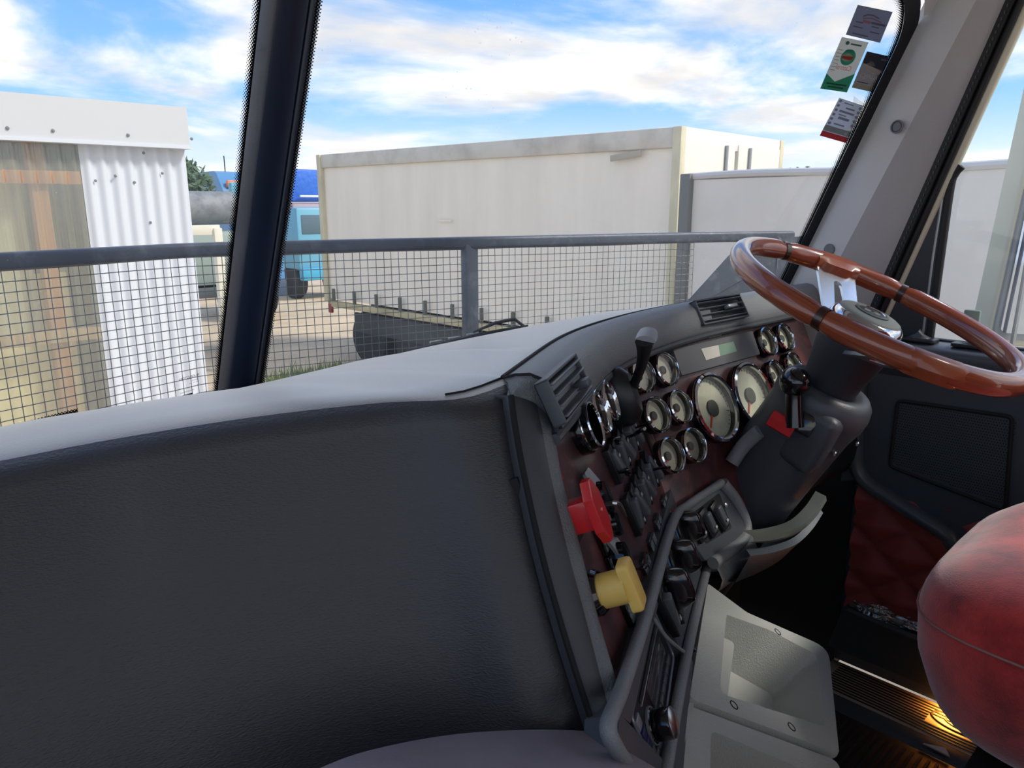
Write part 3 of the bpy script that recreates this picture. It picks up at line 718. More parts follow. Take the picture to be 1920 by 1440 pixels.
# red and yellow push-pull knobs
def oct_pts(hx, hy, k): return [(-hx, -hy+k), (-hx+k*.7, -hy), (hx-k*.7, -hy), (hx, -hy+k), (hx, hy-k), (hx-k*.7, hy), (-hx+k*.7, hy), (-hx, hy-k)]
x, y = lp(1082, 992, .0); base = Vector((x, y))
hd = lp(1126, 955, .034)
M = LF @ T(hd.x, hd.y, 0)
k_ = part('brake_knob', pz(oct_pts(.016, .031, .015), .026, .035, M, .002), redplastic, dash, smooth=25); k_['label'] = 'red octagonal trailer brake knob'
wsub('knob_shaft', bx((0, 0, .010), (.022, .030, .036), M, .002), redplastic, k_)
wsub('knob_collar', bx((.004, -.008, .002), (.028, .034, .004), M, .001), blackp, k_)
wsub('knob_pip', lat([(.0016, .035), (.0014, .0358), (.0002, .0359)], 12, M), mat('pip', (230, 150, 140), .4), k_)
hd = lp(1189, 1094, .042); M = LF @ T(hd.x, hd.y, 0)
k_ = part('park_knob', pz(rpoly([(-.0125, -.024), (.0125, -.024), (.0125, .024), (-.0125, .024)], .005, 5), .034, .045, M, .003), yellowp, dash, smooth=40); k_['label'] = 'pale yellow parking brake knob'
wsub('knob_shaft', lat([(.0165, .002), (.0165, .036)], 28, M), yellowp, k_)
wsub('knob_collar', lat([(.022, 0), (.022, .006), (.019, .010), (.0172, .010)], 28, M, (True, False)), blackg, k_)
wsub('knob_notch', bx((-.012, -.010, .006), (.008, .006, .010), M), seam, k_, 0)
# paddle valves with silver tops and printed label plates
for (px, py), (lx, ly) in (((1118, 925), None), ((1151, 975), (1129, 1010)), ((1163, 1040), (1158, 1062)), ((1192, 1105), (1189, 1136))) if False else []: pass
def paddle(px, py, s=1.0, rot=0):
    p = lp(px, py, .014); M = LF @ T(p.x, p.y, 0) @ RZ(rot)
    o = part('paddle_switch', lat([(.016*s, 0), (.016*s, .010), (.014*s, .020), (.0002, .021)], 24), blackg, dash, M @ Matrix.Diagonal((.8, 1.0, 1, 1)).to_4x4())
    bm = pz(rpoly([(-.013*s, .002), (.013*s, .002), (.011*s, .024*s), (-.011*s, .024*s)], .004, 4), .015, .0185); bm.transform(RX(-18)); sub('paddle_top', bm, silverp, o)
for px, py, s in ((1131, 934, 1.25), (1151, 984, .9), (1168, 1048, 1.25), (1190, 1110, .95)): paddle(px, py, s)
for pts in ([(1116, 985), (1128, 975), (1146, 1012), (1132, 1048)], [(1140, 1058), (1152, 1045), (1166, 1072), (1158, 1090)], [(1163, 1120), (1172, 1112), (1192, 1150), (1186, 1166)]):
    q = [lp(*p, .005) for p in pts]; c_ = sum(q, Vector((0, 0)))/4
    s = part('label_plate', bx((c_.x, c_.y, .003), (.024, .036, .006), LF, .001), blackg, dash); wsub('label_print', bx((c_.x, c_.y, .0064), (.018, .030, .001), LF), labelm, s, 0)
for a, b, c_ in (((1137, 945), (1160, 945), (1172, 968)), ((1196, 1065), (1210, 1062), (1211, 1038))):
    P_ = [LF @ Vector((*lp(*p, w), w)) for p, w in ((a, .02), (b, .03), (c_, .006))]
    bm = nb(); tube(bm, cr(P_, 12), .0026, 8); part('wire_hook', bm, brushed if a[0] < 1150 else blackg, dash)
part('red_label', bx((*lp(1045, 882), .001), (.006, .020, .002), LF, .0005), redplastic, dash)

# --- lower control stack on the angled panel (below the wood)
def lpt(px, py, w): return LF @ Vector((*lp(px, py, w), w))
WS = .012
o_ = [lp(*p, WS) for p in [(1150, 1296), (1264, 968), (1338, 1050), (1318, 1110), (1250, 1450), (1228, 1452), (1185, 1400)]]
hole = [Vector((-.022, -.016)), Vector((.215, -.022)), Vector((.232, -.100)), Vector((.034, -.102))]
# plate pieces around the radio recess
bm = nb()
prism(bm, [Vector((-.045, .004)), Vector((-.030, -.02)), Vector((.022, -.104)), Vector((.03, -.135)), Vector((-.06, -.10)), Vector((-.085, -.01))], -.02, WS, LF)
prism(bm, [Vector((-.03, -.017)), Vector((.225, -.023)), Vector((.225, .003)), Vector((-.045, .003))], -.02, WS, LF)
prism(bm, [Vector((.018, -.103)), Vector((.235, -.108)), Vector((.235, -.128)), Vector((.03, -.132))], -.02, WS, LF)
prism(bm, [Vector((.216, .003)), Vector((SEAM_L+.03, .003)), Vector((SEAM_L+.03, -.15)), Vector((.216, -.128))], -.02, WS-.004, LF)
part('stack_bezel', bm, mat('stack_grey', (74, 78, 84), .45, bump=(480, .4, .001)), dash, smooth=20)
bm = nb(); tube(bm, cr([lpt(1235, 1520, .012), lpt(1185, 1450, .014), lpt(1150, 1395, .016), lpt(1140, 1362, .016), lpt(1150, 1330, .016), lpt(1168, 1285, .016), lpt(1215, 1140, .016), lpt(1262, 978, .016), MF @ Vector((*mpk(1290, 948, .014), .014)), MF @ Vector((*mpk(1352, 906, .014), .014))], 40), .0085, 12, squash=.8); part('stack_rail', bm, grain, dash, smooth=60)
bm = nb(); tube(bm, cr([lpt(1247, 1450, .014), lpt(1275, 1290, .014), lpt(1300, 1170, .014), lpt(1326, 1065, .014)], 30), .0065, 10, squash=.8); part('stack_rail', bm, grain, dash, smooth=60)
bm = nb(); tube(bm, cr([lpt(1225, 1158, .014), lpt(1250, 1195, .014), lpt(1282, 1222, .014)], 14), .0022, 8); part('recess_lip', bm, grain, dash)
part('recess_shadow', pz([h*1.0 for h in hole], -.022, -.018, LF), seam, dash, smooth=0)
# climate dials: big black paddle knobs over printed scales
for i, (px, py, sx, sy) in enumerate([(1300, 985, .95, 1), (1290, 1042, 1.05, 1.05), (1276, 1100, 1.1, 1.1)]):
    p = lp(px, py, .030); M = LF @ T(p.x, p.y, WS-.004)
    k_ = part('climate_knob', lat([(.026, 0), (.026, .004), (.0245, .006), (.0002, .006)], 32), blackp, dash, M)
    bm = nb(); rows = []
    for a in range(9):
        f = a/8; s_ = math.sin(math.pi*min(1, .18+f*.82)*.5+0) ; zz = .004+.030*f; wx = .0125*(1-.55*f**3)*sx; wy = .0255*(1-.28*f**2.2)*sy
        rows.append([Vector((wx*math.copysign(abs(math.cos(t))**.75, math.cos(t)), wy*math.copysign(abs(math.sin(t))**.75, math.sin(t)), zz)) for t in [2*math.pi*j/28 for j in range(28)]])
    rows.append([v*.6+Vector((0, 0, v.z*.4+.002)) for v in rows[-1]])
    grid(bm, rows, True, True); sub('knob_paddle', bm, blackg, k_, 50)
    arc_ = lambda r, a0, a1, z, n=12: [Vector((r*math.cos(R_(a0+(a1-a0)*t/(n-1))), r*math.sin(R_(a0+(a1-a0)*t/(n-1))), z)) for t in range(n)]
    bm = nb(); tube(bm, arc_(.0295, 100, 215, .001), .0014, 6); sub('cold_scale', bm, mat('scale_blue', (60, 120, 170), .5), k_)
    bm = nb(); tube(bm, arc_(.0295, 60, 98, .001), .0014, 6); sub('hot_scale', bm, redplastic, k_)
    bm = nb()
    for t in range(5): box(bm, (.036*math.cos(R_(110+t*24)), .036*math.sin(R_(110+t*24)), .0006), (.004, .0016, .0008))
    sub('scale_marks', bm, MATS['icon_white'], k_, 0)
for a, b in (((1236, 1108), (1274, 1182)), ((1247, 1092), (1283, 1158))):
    rocker(LF, a, b, .021, WS-.004, 1)
# lower switch pod on the driver's side
pod = [mpk(*p, .016) for p in [(1268, 965), (1358, 903), (1372, 918), (1412, 990), (1400, 1010), (1330, 1052)]]
part('switch_pod', pz(rpoly(pod, .008, 4), -.03, .010, MF, .004), MATS['stack_grey'], dash, smooth=30)
q = [mpk(*p, .012) for p in [(1300, 962), (1350, 924), (1374, 990), (1326, 1020)]]
part('pod_recess', pz(rpoly(q, .004, 3), .0085, .0108, MF), blackm, dash, smooth=0)
for a, b in (((1298, 966), (1322, 1014)), ((1316, 956), (1343, 1003)), ((1336, 944), (1364, 990))): rocker(MF, a, b, .021, .008, 1)
part('pod_lamp', lat([(.004, 0), (.004, .004), (.0002, .006)], 14, MF @ T(*mpk(1360, 947, .012), .010)), silverp, dash)
bm = nb(); tube(bm, cr([MF @ Vector((*mpk(1356, 905, .014), .012)), MF @ Vector((*mpk(1385, 940, .014), .010)), MF @ Vector((*mpk(1412, 985, .02), .006)), MF @ Vector((*mpk(1400, 1015, .02), .008)), MF @ Vector((*mpk(1345, 1055, .02), .012))], 30), .010, 12); part('pod_rail', bm, grain, dash, smooth=60)

# --- car radio in the recess
rad = thing('car_radio', 'black car radio with a big silver-capped volume knob in the dash recess', 'radio', LF @ Vector((.09, -.06, -.02)))
def Lbox(c, s, b=.001): return bx(c, s, LF, b)
RF0 = .090
face = part('radio_body', pz(rpoly([(-.004, -.030), (.182, -.030), (.188, -.088), (.004, -.090)], .006, 4), -.05, .004, LF, .002), blackp, rad)
bm = nb(); tube(bm, [LF @ Vector((*p, .005)) for p in rpoly([(-.006, -.027), (.184, -.027), (.191, -.090), (.001, -.093)], .008, 6)], .0018, 8, closed=True); part('radio_trim', bm, mat('trim_silver', (120, 128, 140), .3, .5), rad)
part('disc_slot', Lbox((.10, -.037, .0045), (.14, .0035, .002), .0005), seam, rad)
part('chrome_line', Lbox((.105, -.0415, .0048), (.15, .0014, .002), .0004), silverp, rad)
part('radio_display', Lbox((.115, -.058, .0044), (.105, .026, .002), .0008), mat('radio_lcd', (58, 62, 66), .2, coat=.5, stretch=(200, 1, 1)), rad)
for k in range(3): part('display_line', Lbox((.115, -.050-.008*k, .0056), (.100, .0007, .0004), 0), mat('line_grey', (96, 100, 104), .4), rad, smooth=0)
for k in range(6): part('preset_button', Lbox((.075+.018*k, -.0785, .0048), (.015, .006, .003), .0008), MATS['rocker_grey'], rad)
kn = part('volume_knob', lat([(.0165, 0), (.0165, .003), (.0150, .004), (.0150, .020), (.0142, .0215), (.0002, .0225)], 32), blackg, rad, LF @ T(.037, -.068, .004))
sub('knob_cap', lat([(.0142, .0205), (.0146, .0225), (.012, .0245), (.0002, .0255)], 32, None, (False, True)), brushed, kn)
sub('knob_ring', lat([(.0178, .0005), (.0178, .003), (.0162, .003)], 32), silverp, kn)
navy = mat('button_blue', (44, 48, 84), .3)
for x_, y_, sx_, sy_, m_ in ((.004, -.040, .014, .012, silverp), (.006, -.054, .012, .009, navy), (.008, -.065, .012, .009, navy), (.012, -.076, .011, .008, MATS['rocker_grey']), (.021, -.085, .010, .006, MATS['rocker_grey']), (.034, -.087, .011, .005, MATS['rocker_grey'])):
    part('radio_button', Lbox((x_, y_, .0055), (sx_, sy_, .004), .001), m_, rad)

# --- knee panel under the driver's panel with its pale edge strip
KP = [[V(x, .60, -.455), V(x, .585, -.50), V(x, .60, -.56), V(x, .68, -.62), V(x, .85, -.65)] for x in (.95, 1.05, 1.2, 1.35, 1.5, 1.62)]
bm = nb(); grid(bm, [cr(r, 14) for r in KP]); part('knee_panel', bm, blackp, dash, smooth=60)
strip = [onY(*p, .50) for p in [(1408, 1000), (1450, 996), (1495, 982), (1525, 955), (1545, 925)]]
bm = nb(); C_ = cr(strip, 20)
grid(bm, [[p+Vector((0, .015, .0)), p+Vector((0, -.004, -.004)), p+Vector((0, -.006, -.012)), p+Vector((0, .004, -.016-.006*math.sin(i/19*3.1)))] for i, p in enumerate(C_)])
part('knee_strip', bm, mat('strip_grey', (92, 95, 88), .45), dash, smooth=60)
bm = nb(); grid(bm, [[p+Vector((0, .006, -.028)), p+Vector((0, -.002, -.036)), p+Vector((0, .02, -.09+.04*i/19)), p+Vector((0, .12, -.11))] for i, p in enumerate(C_)]); part('knee_lower', bm, doorm, dash, smooth=60)
bm = nb(); rows = []
for (px, py) in [(1345, 1060), (1400, 1022), (1412, 1000)]:
    p = MF @ Vector((*mpk(px, py, .012), .008)); rows.append([p, p+Vector((.01, -.008, -.03)), p+Vector((.012, .02, -.07)), p+Vector((.0, .12, -.12))])
grid(bm, [cr(r, 8) for r in rows]); part('pod_skirt', bm, grain, dash, smooth=60)
part('ashtray_flap', bx((0, 0, 0), (.05, .026, .012), LF @ T(*lp(1343, 1095, -.01), -.03) @ RZ(-20), .003), blackg, dash)

# ================================================================== STORAGE CONSOLE (pale grey, below the stack)
eC = lpt(1250, 1440, 0.0); elC = R_(54)
dd = Vector((math.sin(elC)*LD.y, -math.sin(elC)*LD.x, -math.cos(elC)))
CF = frame(eC, LD, -dd, LD.cross(-dd))
def cp_(px, py, w=0): return loc(CF, px, py, w)
con = thing('storage_console', 'pale grey moulded storage console with sunken trays below the radio', 'console', V(.72, .36, FLOOR))
o1 = [cp_(*p) for p in [(1290, 1311), (1576, 1416), (1555, 1215), (1400, 1147), (1326, 1092)]]
i1 = [cp_(*p) for p in [(1349, 1300), (1546, 1362), (1534, 1229), (1440, 1180), (1362, 1152)]]
f1 = [cp_(*p, -.0) for p in [(1385, 1290), (1525, 1345), (1515, 1246), (1445, 1205), (1395, 1176)]]
nn = 6
bm = nb(); tray(bm, rpoly(o1, [.006, .012, .02, .02, .006], nn), rpoly(i1, .012, nn), rpoly(f1, .008, nn), -.12, 0, -.075, CF)
up_ = part('tray_panel', bm, greyp, con, smooth=40); up_['label'] = 'upper panel with a deep open tray'
ld = [cp_(*p) for p in [(1360, 1298), (1392, 1306), (1404, 1178), (1372, 1165)]]
wsub('tray_ledge', pz(rpoly(ld, .006, 4), -.08, -.030, CF, .004), greyp, up_, 40)
for px, py in ((1458, 1185), (1376, 1322), (1484, 1363)):
    M = CF @ T(*cp_(px, py), 0); bm = lat([(.0062, -.006), (.0062, .0006), (.0050, .0008), (.0046, -.004), (.0001, -.004)], 20, M); s_ = wsub('screw_hole', bm, seam, up_)
    wsub('screw', lat([(.0030, -.004), (.0028, -.0012), (.0014, -.0006), (.001, -.002), (.0001, -.002)], 14, M), brushed, up_)
o2 = [cp_(*p) for p in [(1225, 1640), (1600, 1700), (1578, 1426), (1289, 1319)]]
i2 = [cp_(*p) for p in [(1330, 1600), (1560, 1640), (1555, 1462), (1334, 1368)]]
f2 = [cp_(*p) for p in [(1350, 1590), (1545, 1620), (1540, 1480), (1352, 1392)]]
bm = nb(); tray(bm, rpoly(o2, [.006, .012, .012, .006], nn), rpoly(i2, .016, nn), rpoly(f2, .012, nn), -.12, -.001, -.07, CF)
lo_ = part('tray_panel', bm, greyp, con, smooth=40); lo_['label'] = 'lower panel with a second dark tray'
bm = nb(); q = [cp_(*p) for p in [(1287, 1320), (1296, 1322), (1262, 1460), (1250, 1460)]]; prism(bm, q, -.02, .006, CF, .002); part('side_lip', bm, greyp, con)
bm = nb(); q = [cp_(*p) for p in [(1326, 1092), (1318, 1092), (1286, 1305), (1292, 1310)]]; prism(bm, q, -.03, -.006, CF); part('clip_gap', bm, seam, con, smooth=0)
for px, py in ((1322, 1120), (1306, 1215), (1297, 1270)):
    part('clip', bx((*cp_(px, py), -.004), (.008, .012, .006), CF, .001), blackp, con)

# ================================================================== ENGINE COVER
cv = []
for p in [(480, 1500), (600, 1440), (700, 1405), (850, 1377), (1000, 1368), (1112, 1371)]: cv.append(onW(*p, .016))
ec = cr(cv, 24); ec = [p.copy() for p in ec]
bm = nb(); rows = []
for k in range(8):
    f = k/7; r = []
    for i, p in enumerate(ec):
        r.append(p+Vector((.05*f*(i/23), -.75*f, -.10*f**2+(.010 if k else 0)*math.sin(i/23*3.14))))
    rows.append(r)
rows = [[p+Vector((0, .012, -.02)) for p in rows[0]]]+rows
grid(bm, rows)
side = [[r[-1], r[-1]+Vector((.02, 0, -.02)), r[-1]+Vector((.03, 0, -.25)), Vector((r[-1].x+.03, r[-1].y, H+FLOOR+.002))] for r in rows]
grid(bm, side); ls = [[r[0], Vector((r[0].x-.15, r[0].y, r[0].z-.12)), Vector((r[0].x-.2, r[0].y, H+FLOOR+.002))] for r in rows]; grid(bm, ls)
ecov = finish('engine_cover', bm, carpet, smooth=60); tag(ecov, 'mauve-grey vinyl engine cover hump below the passenger panel', 'engine cover')

# ================================================================== STEERING COLUMN AND WHEEL
hub = V(1.184, .431, -.153); wn = Vector((math.sin(R_(8))*math.cos(R_(67)), -math.cos(R_(8))*math.cos(R_(67)), math.sin(R_(67)))).normalized()
wx = Vector((1, 0, 0)); wx = (wx-wn*wx.dot(wn)).normalized(); wy = wn.cross(wx)
HF = frame(hub, wx, wy, wn)
def ell(rx, ry, z, n=36, p=1.0, ox=0, oy=0): return [Vector((ox+rx*math.copysign(abs(math.cos(t))**p, math.cos(t)), oy+ry*math.copysign(abs(math.sin(t))**p, math.sin(t)), z)) for t in [2*math.pi*j/n for j in range(n)]]
colm = thing('steering_column', 'black steering column cover with gear lever rising to the wheel', 'steering column', V(1.17, .60, FLOOR))
bm = nb(); grid(bm, [ell(.058, .058, -.045), ell(.0575, .0575, -.06), ell(.051, .051, -.095), ell(.045, .045, -.125), ell(.043, .043, -.150)], True); part('column_boot', bm, mat('boot_rubber', (40, 42, 48), .55), colm, HF, 60)
bm = nb(); grid(bm, [ell(.042, .042, -.152), ell(.046, .046, -.142), ell(.056, .056, -.139, ox=.006), ell(.067, .066, -.142, ox=.008), ell(.0755, .074, -.152, ox=.009), ell(.079, .078, -.168, ox=.009), ell(.077, .077, -.186, ox=.008), ell(.070, .074, -.215, ox=.004, oy=.004), ell(.066, .074, -.30, oy=.014), ell(.064, .074, -.40, oy=.024), ell(.06, .07, -.46, oy=.035)], True)
cvm = mat('column_plastic', (66, 68, 74), .42, bump=(420, .3, .0008))
part('column_cover', bm, cvm, colm, HF, 60)
bm = nb(); grid(bm, [ell(.085, .097, -.200, ox=.0, oy=.018), ell(.0855, .0975, -.2005, ox=.0, oy=.018), ell(.080, .094, -.202, oy=.018)], True); 
bm.free()
for px, py in ((1565, 851), (1607, 833)):
    p = on(px, py, HF @ Vector((-.05, -.06, -.25)), Vector((-.5, -.75, .2))); part('column_screw', lat([(.0045, 0), (.004, .003), (.0002, .004)], 14, frame(p, Vector((1, 0, 0)), Vector((0, .3, .95)), Vector((0, -.95, .3)))), chrome, colm)
# left hand housing with slot, lever with ball and red tab
LHp = HF @ Vector((-.042, -.030, -.215))
HB = frame(LHp, wx, wy, wn)
bm = nb(); box(bm, (0, 0, 0), (.052, .066, .105), None, .016, 3); part('lever_housing', bm, cvm, colm, HB, 50)
PL = LHp-Vector((0, 0, 0)); PLn = (Vector((0, 0, H))-LHp).normalized()
lv0 = on(1490, 800, LHp+PLn*.040, PLn); lv1 = on(1489, 745, LHp+PLn*.048, PLn); lv2 = on(1491, 716, LHp+PLn*.052, PLn)
bm = nb(); tube(bm, cr([lv0, lv1, lv2], 10), [.0155, .015, .0145, .014, .0138, .0138, .014, .0145, .0155, .017], 16, squash=.9); lev = part('gear_lever', bm, blackg, colm, None, 60)
bm = nb(); bmesh.ops.create_uvsphere(bm, u_segments=28, v_segments=18, radius=.0235, matrix=T(*lv2)); wsub('lever_ball', bm, blackg, lev, 80)
rt = on(1466, 795, LHp+PLn*.040, PLn); fr_ = frame(rt, RT, (UP-RT*0).normalized(), PLn)
zz = PLn; xx = (Vector((math.cos(R_(28)), 0, 0))); xx = (RT*math.cos(R_(30))-UP*math.sin(R_(30))); xx = (xx-zz*xx.dot(zz)).normalized(); yy = zz.cross(xx)
bm = nb(); grid(bm, [[Vector((x_, .014, .000)), Vector((x_, .012, .006)), Vector((x_, .002, .010)), Vector((x_, -.012, .006)), Vector((x_, -.014, 0))] for x_ in (-.020, -.007, .007, .020)]); bm.transform(frame(rt, xx, yy, zz))
ge = bmesh.ops.extrude_face_region(bm, geom=list(bm.faces)); bmesh.ops.translate(bm, vec=-zz*.012, verts=[v for v in ge['geom'] if isinstance(v, bmesh.types.BMVert)])
part('red_tab', bm, redplastic, colm, None, 30)
part('switch_socket', bx((0, 0, 0), (.030, .034, .012), frame(on(1510, 795, LHp+PLn*.030, PLn), xx, yy, zz), .003), blackg, colm)
bm = nb(); k0 = HF @ Vector((.060, -.012, -.140)); tube(bm, [k0, k0+Vector((.014, -.004, .022))], [.005, .0065], 10, squash=.4); part('tilt_key', bm, silverp, colm)
bm = nb(); tube(bm, cr([on(1372, 868, LHp+PLn*-.02, PLn), on(1395, 835, LHp+PLn*-.02, PLn), on(1425, 808, LHp+PLn*-.01, PLn)], 10), .012, 12); part('shroud_edge', bm, grain, colm, None, 60)
bm = nb(); grid(bm, [ell(.075, .088, -.38, ox=.0, oy=.05), ell(.085, .10, -.46, oy=.06), ell(.09, .11, -.60, oy=.08)], True); part('column_base', bm, blackp, colm, HF, 60)
bm = nb(); tube(bm, [HF @ Vector((0, .08, -.58)), Vector((1.16, .74, H+FLOOR+.002))], .035, 14); part('column_shaft', bm, blackm, colm)

sw = thing('steering_wheel', 'glossy wood-rim steering wheel with chrome spoke and hub', 'steering wheel', hub)
RW, rw = .2155, .0165
def torus_arc(a0, a1, r, n, seg=18, bulge=0):
    bm = nb(); uvl = bm.loops.layers.uv.new('UVMap'); rows = []
    for i in range(n+1):
        a = R_(a0+(a1-a0)*i/n); c_ = Vector((RW*math.cos(a), RW*math.sin(a), 0)); x_ = Vector((math.cos(a), math.sin(a), 0)); z_ = Vector((0, 0, 1))
        e_ = min(i, n-i); rr = r*(1 if e_ > 1 else (.93 if e_ == 1 else .80)) if bulge else r
        rows.append([c_+(x_*math.cos(2*math.pi*k/seg)*1.0+z_*math.sin(2*math.pi*k/seg)*1.05)*rr for k in range(seg)])
    vs = grid(bm, rows, True, False)
    bm.faces.ensure_lookup_table()
    for f in bm.faces:
        for l in f.loops:
            v = l.vert.co; l[uvl].uv = (math.atan2(v.y, v.x)/6.283, math.atan2(v.z, math.hypot(v.x, v.y)-RW)/6.283)
    return bm
def wheel_angle(px, py): p = HF.inverted() @ on(px, py, hub, wn); return math.degrees(math.atan2(p.y, p.x))
AJ = sorted([wheel_angle(1527, 600) % 360, wheel_angle(1698, 546) % 360, wheel_angle(1765, 712) % 360, wheel_angle(1462, 466) % 360])
for i, a in enumerate(AJ):
    b = AJ[(i+1) % len(AJ)]; b = b+360 if b <= a else b
    n = max(6, int((b-a)/3)); part('wheel_rim', torus_arc(a+.5, b-.5, rw, n, bulge=1), rimwood, sw, HF, 60)
dk = mat('joint_dark', (48, 20, 16), .35, coat=.6)
for a in AJ: part('rim_joint', torus_arc(a-1.4, a+1.4, rw*.94, 4), dk, sw, HF, 60)
# spoke(s): slotted polished plate with a wooden grip block where it meets the rim
aS = wheel_angle(1566, 500)
def spoke(a):
    M = HF @ RZ(a) @ T(0, 0, -.006)
    bm = nb(); outer = rpoly([(.040, -.036), (.206, -.034), (.206, .034), (.040, .036)], [.004]*4, 5)
    inner = rpoly([(.085, -.0125), (.170, -.0065), (.170, .0065), (.085, .0125)], [.010, .008, .008, .010], 5)
    outer = rpoly([(.040, -.030), (.200, -.036), (.200, .036), (.040, .030)], .004, 5)
    n = len(outer); lv = []
    for ps, z in ((inner, -.003), (outer, -.003), (outer, .003), (inner, .003)): lv.append([bm.verts.new((p[0], p[1], z-.064*max(0, (.2-p[0])/.16))) for p in ps])
    for x_, y_ in zip(lv, lv[1:]+lv[:1]):
        for i in range(n): bm.faces.new((x_[i], x_[(i+1) % n], y_[(i+1) % n], y_[i]))
    sp = part('spoke', bm, mat('spoke_alloy', (214, 220, 228), .24, .85), sw, M, 30)
    bm = nb(); rows = []
    for k in range(9):
        t = -11+22*k/8; aa = R_(t); e_ = 1 if 0 < k < 8 else .86
        rr = rw*1.12*e_; c_ = Vector((RW*math.cos(aa), RW*math.sin(aa), .006)); x_ = Vector((math.cos(aa), math.sin(aa), 0)); inn_ = .030 if 1 < k < 7 else .020
        prof = [x_*rr, x_*rr*.7+Vector((0, 0, rr*.75)), Vector((0, 0, rr*1.0)), -x_*rr*.8+Vector((0, 0, rr*.7)), -x_*inn_+Vector((0, 0, .006)), -x_*inn_-Vector((0, 0, .009)), -x_*rr*.6-Vector((0, 0, rr*.9)), x_*rr*.5-Vector((0, 0, rr*.9))]
        rows.append([c_+q for q in prof])
    grid(bm, rows, True, True); part('rim_grip', bm, mat('grip_wood', (150, 74, 44), .38, coat=.4, var=(30, (134, 62, 36), .4, .7)), sw, M, 50)
spoke(aS); spoke(aS+180)
bm = lat([(.034, -.072), (.048, -.068), (.0575, -.050), (.0580, -.034), (.0545, -.020), (.0495, -.014), (.0475, -.013)], 44, None, (True, False)); part('hub_cup', bm, chrome, sw, HF, 50)
for k in range(4): part('hub_clip', bx((.0575, 0, -.040), (.004, .012, .020), RZ(aS+45+90*k), .001), chrome, sw, HF)
hp = part('horn_pad', lat([(.048, -.004), (.0465, .0000), (.041, .0025), (.0002, .004)], 44, None, (False, True)), mat('horn_grey', (120, 126, 122), .6, bump=(500, .3, .0006)), sw, HF @ T(0, 0, -.011), 50)
sub('pad_ring', lat([(.026, .0034), (.026, .0052), (.0225, .0056), (.0215, .0046)], 36), mat('ring_dark', (92, 96, 98), .4), hp)
sub('badge', lat([(.0215, .0036), (.0215, .0046), (.0002, .0050)], 32, None, (False, True)), mat('badge_dark', (56, 56, 54), .3), hp)
bm = nb(); tube(bm, [Vector((.0205*math.cos(R_(a)), .0205*math.sin(R_(a)), .0050)) for a in range(aS.__int__()-110, aS.__int__()+20, 10)], .0014, 6); box(bm, (0, 0, .0054), (.024, .0022, .0012), RZ(aS+70)); box(bm, (.004, .004, .0054), (.010, .002, .0012), RZ(aS+120)); sub('badge_mark', bm, chrome, hp)

# ================================================================== DRIVER'S DOOR (right wall of the cab)
door = bpy.data.objects.new('door_1', None); COL.objects.link(door); door.location = V(XD, .1, FLOOR); struct(door, 'dark grey driver door with speaker grille, red quilted panel and window')
def YZ(px, py, x=XD): p = onX(px, py, x); return Vector((p.y, p.z-H))
DF = frame(V(XD, 0, 0), Vector((0, 1, 0)), Vector((0, 0, 1)), Vector((1, 0, 0)))        # local (y, z, outwards)
def dpz(pts, x0, x1, bev=0): return pz(pts, x0, x1, DF, bev)
part('door_skin', dpz([(-.55, FLOOR), (.62, FLOOR), (.62, -.275), (-.55, -.275)], .0, .05), doorm, door, smooth=0)
# inner moulding round the speaker with its curved lower sill
mo = [(.62, -.285), (.62, -.60), (.575, -.585), (.50, -.615), (.40, -.655), (.28, -.70), (-.5, -.74), (-.5, -.285)]
part('door_moulding', dpz(mo, -.030, .0), doorm, door, smooth=20)
bm = nb(); path = [V(XD-.036, y, z) for y, z in [(.60, -.36), (.595, -.50), (.575, -.575), (.50, -.612), (.40, -.650), (.28, -.695), (-.5, -.735)]]
tube(bm, cr(path, 30), .020, 12, squash=.8); part('moulding_roll', bm, mat('roll_grey', (70, 78, 84), .35, bump=(500, .3, .0008)), door, smooth=60)
# speaker grille: framed plate with rows of holes
g0 = [(.521, -.394), (.520, -.538), (.305, -.572), (.318, -.388)]
gr = part('speaker_grille', dpz(rpoly(g0, .010, 4), -.036, -.028), mat('grille_grey', (58, 66, 72), .5), door, smooth=30)
bm = nb(); tube(bm, [V(XD-.036, a.x, a.y) for a in rpoly(g0, .010, 4)], .004, 6, closed=True); wsub('grille_frame', bm, blackm, gr)
bm = nb()
for i in range(44):
    for j in range(30):
        y = .516-.205*i/43+(.0022 if j % 2 else 0); z = -.398-.160*j/29
        if z < -.535-(.52-y)*.16+.006: continue
        for k in range(1):
            vs = [bm.verts.new((XD-.0365, y+.0014*math.cos(t), H+z+.0014*math.sin(t))) for t in [R_(60*q) for q in range(6)]]; bm.faces.new(vs)
hl = wsub('grille_holes', bm, seam, gr, 0); hl['kind'] = 'stuff'
# red quilted panel: diamonds with sunk stitch lines
bm = nb(); rows = []
for i in range(61):
    y = .585-.60*i/60; r = []
    for j in range(41):
        z = -.60-.30*j/40; a = (y*.78+z)/.105; b = (y*.78-z)/.105
        d1 = abs(a-round(a)); d2 = abs(b-round(b)); h_ = min(d1, d2)*2
        r.append(V(XD-.010-.030*(h_**.5), y, z))
    rows.append(r)
grid(bm, rows); part('quilted_panel', bm, quilt, door, smooth=80)
# map pocket
pk = [(.575, -.885), (.60, -.992), (-.4, -.992), (-.4, -.90), (.45, -.888)]
part('map_pocket', dpz(pk, -.055, -.012, .0), mat('pocket_dark', (54, 60, 64), .5, bump=(400, .3, .001)), door, smooth=20)
bm = nb(); tube(bm, [V(XD-.055, .565, -.886), V(XD-.057, .44, -.889), V(XD-.057, .0, -.896)], .006, 8); part('pocket_lip', bm, doorm, door)
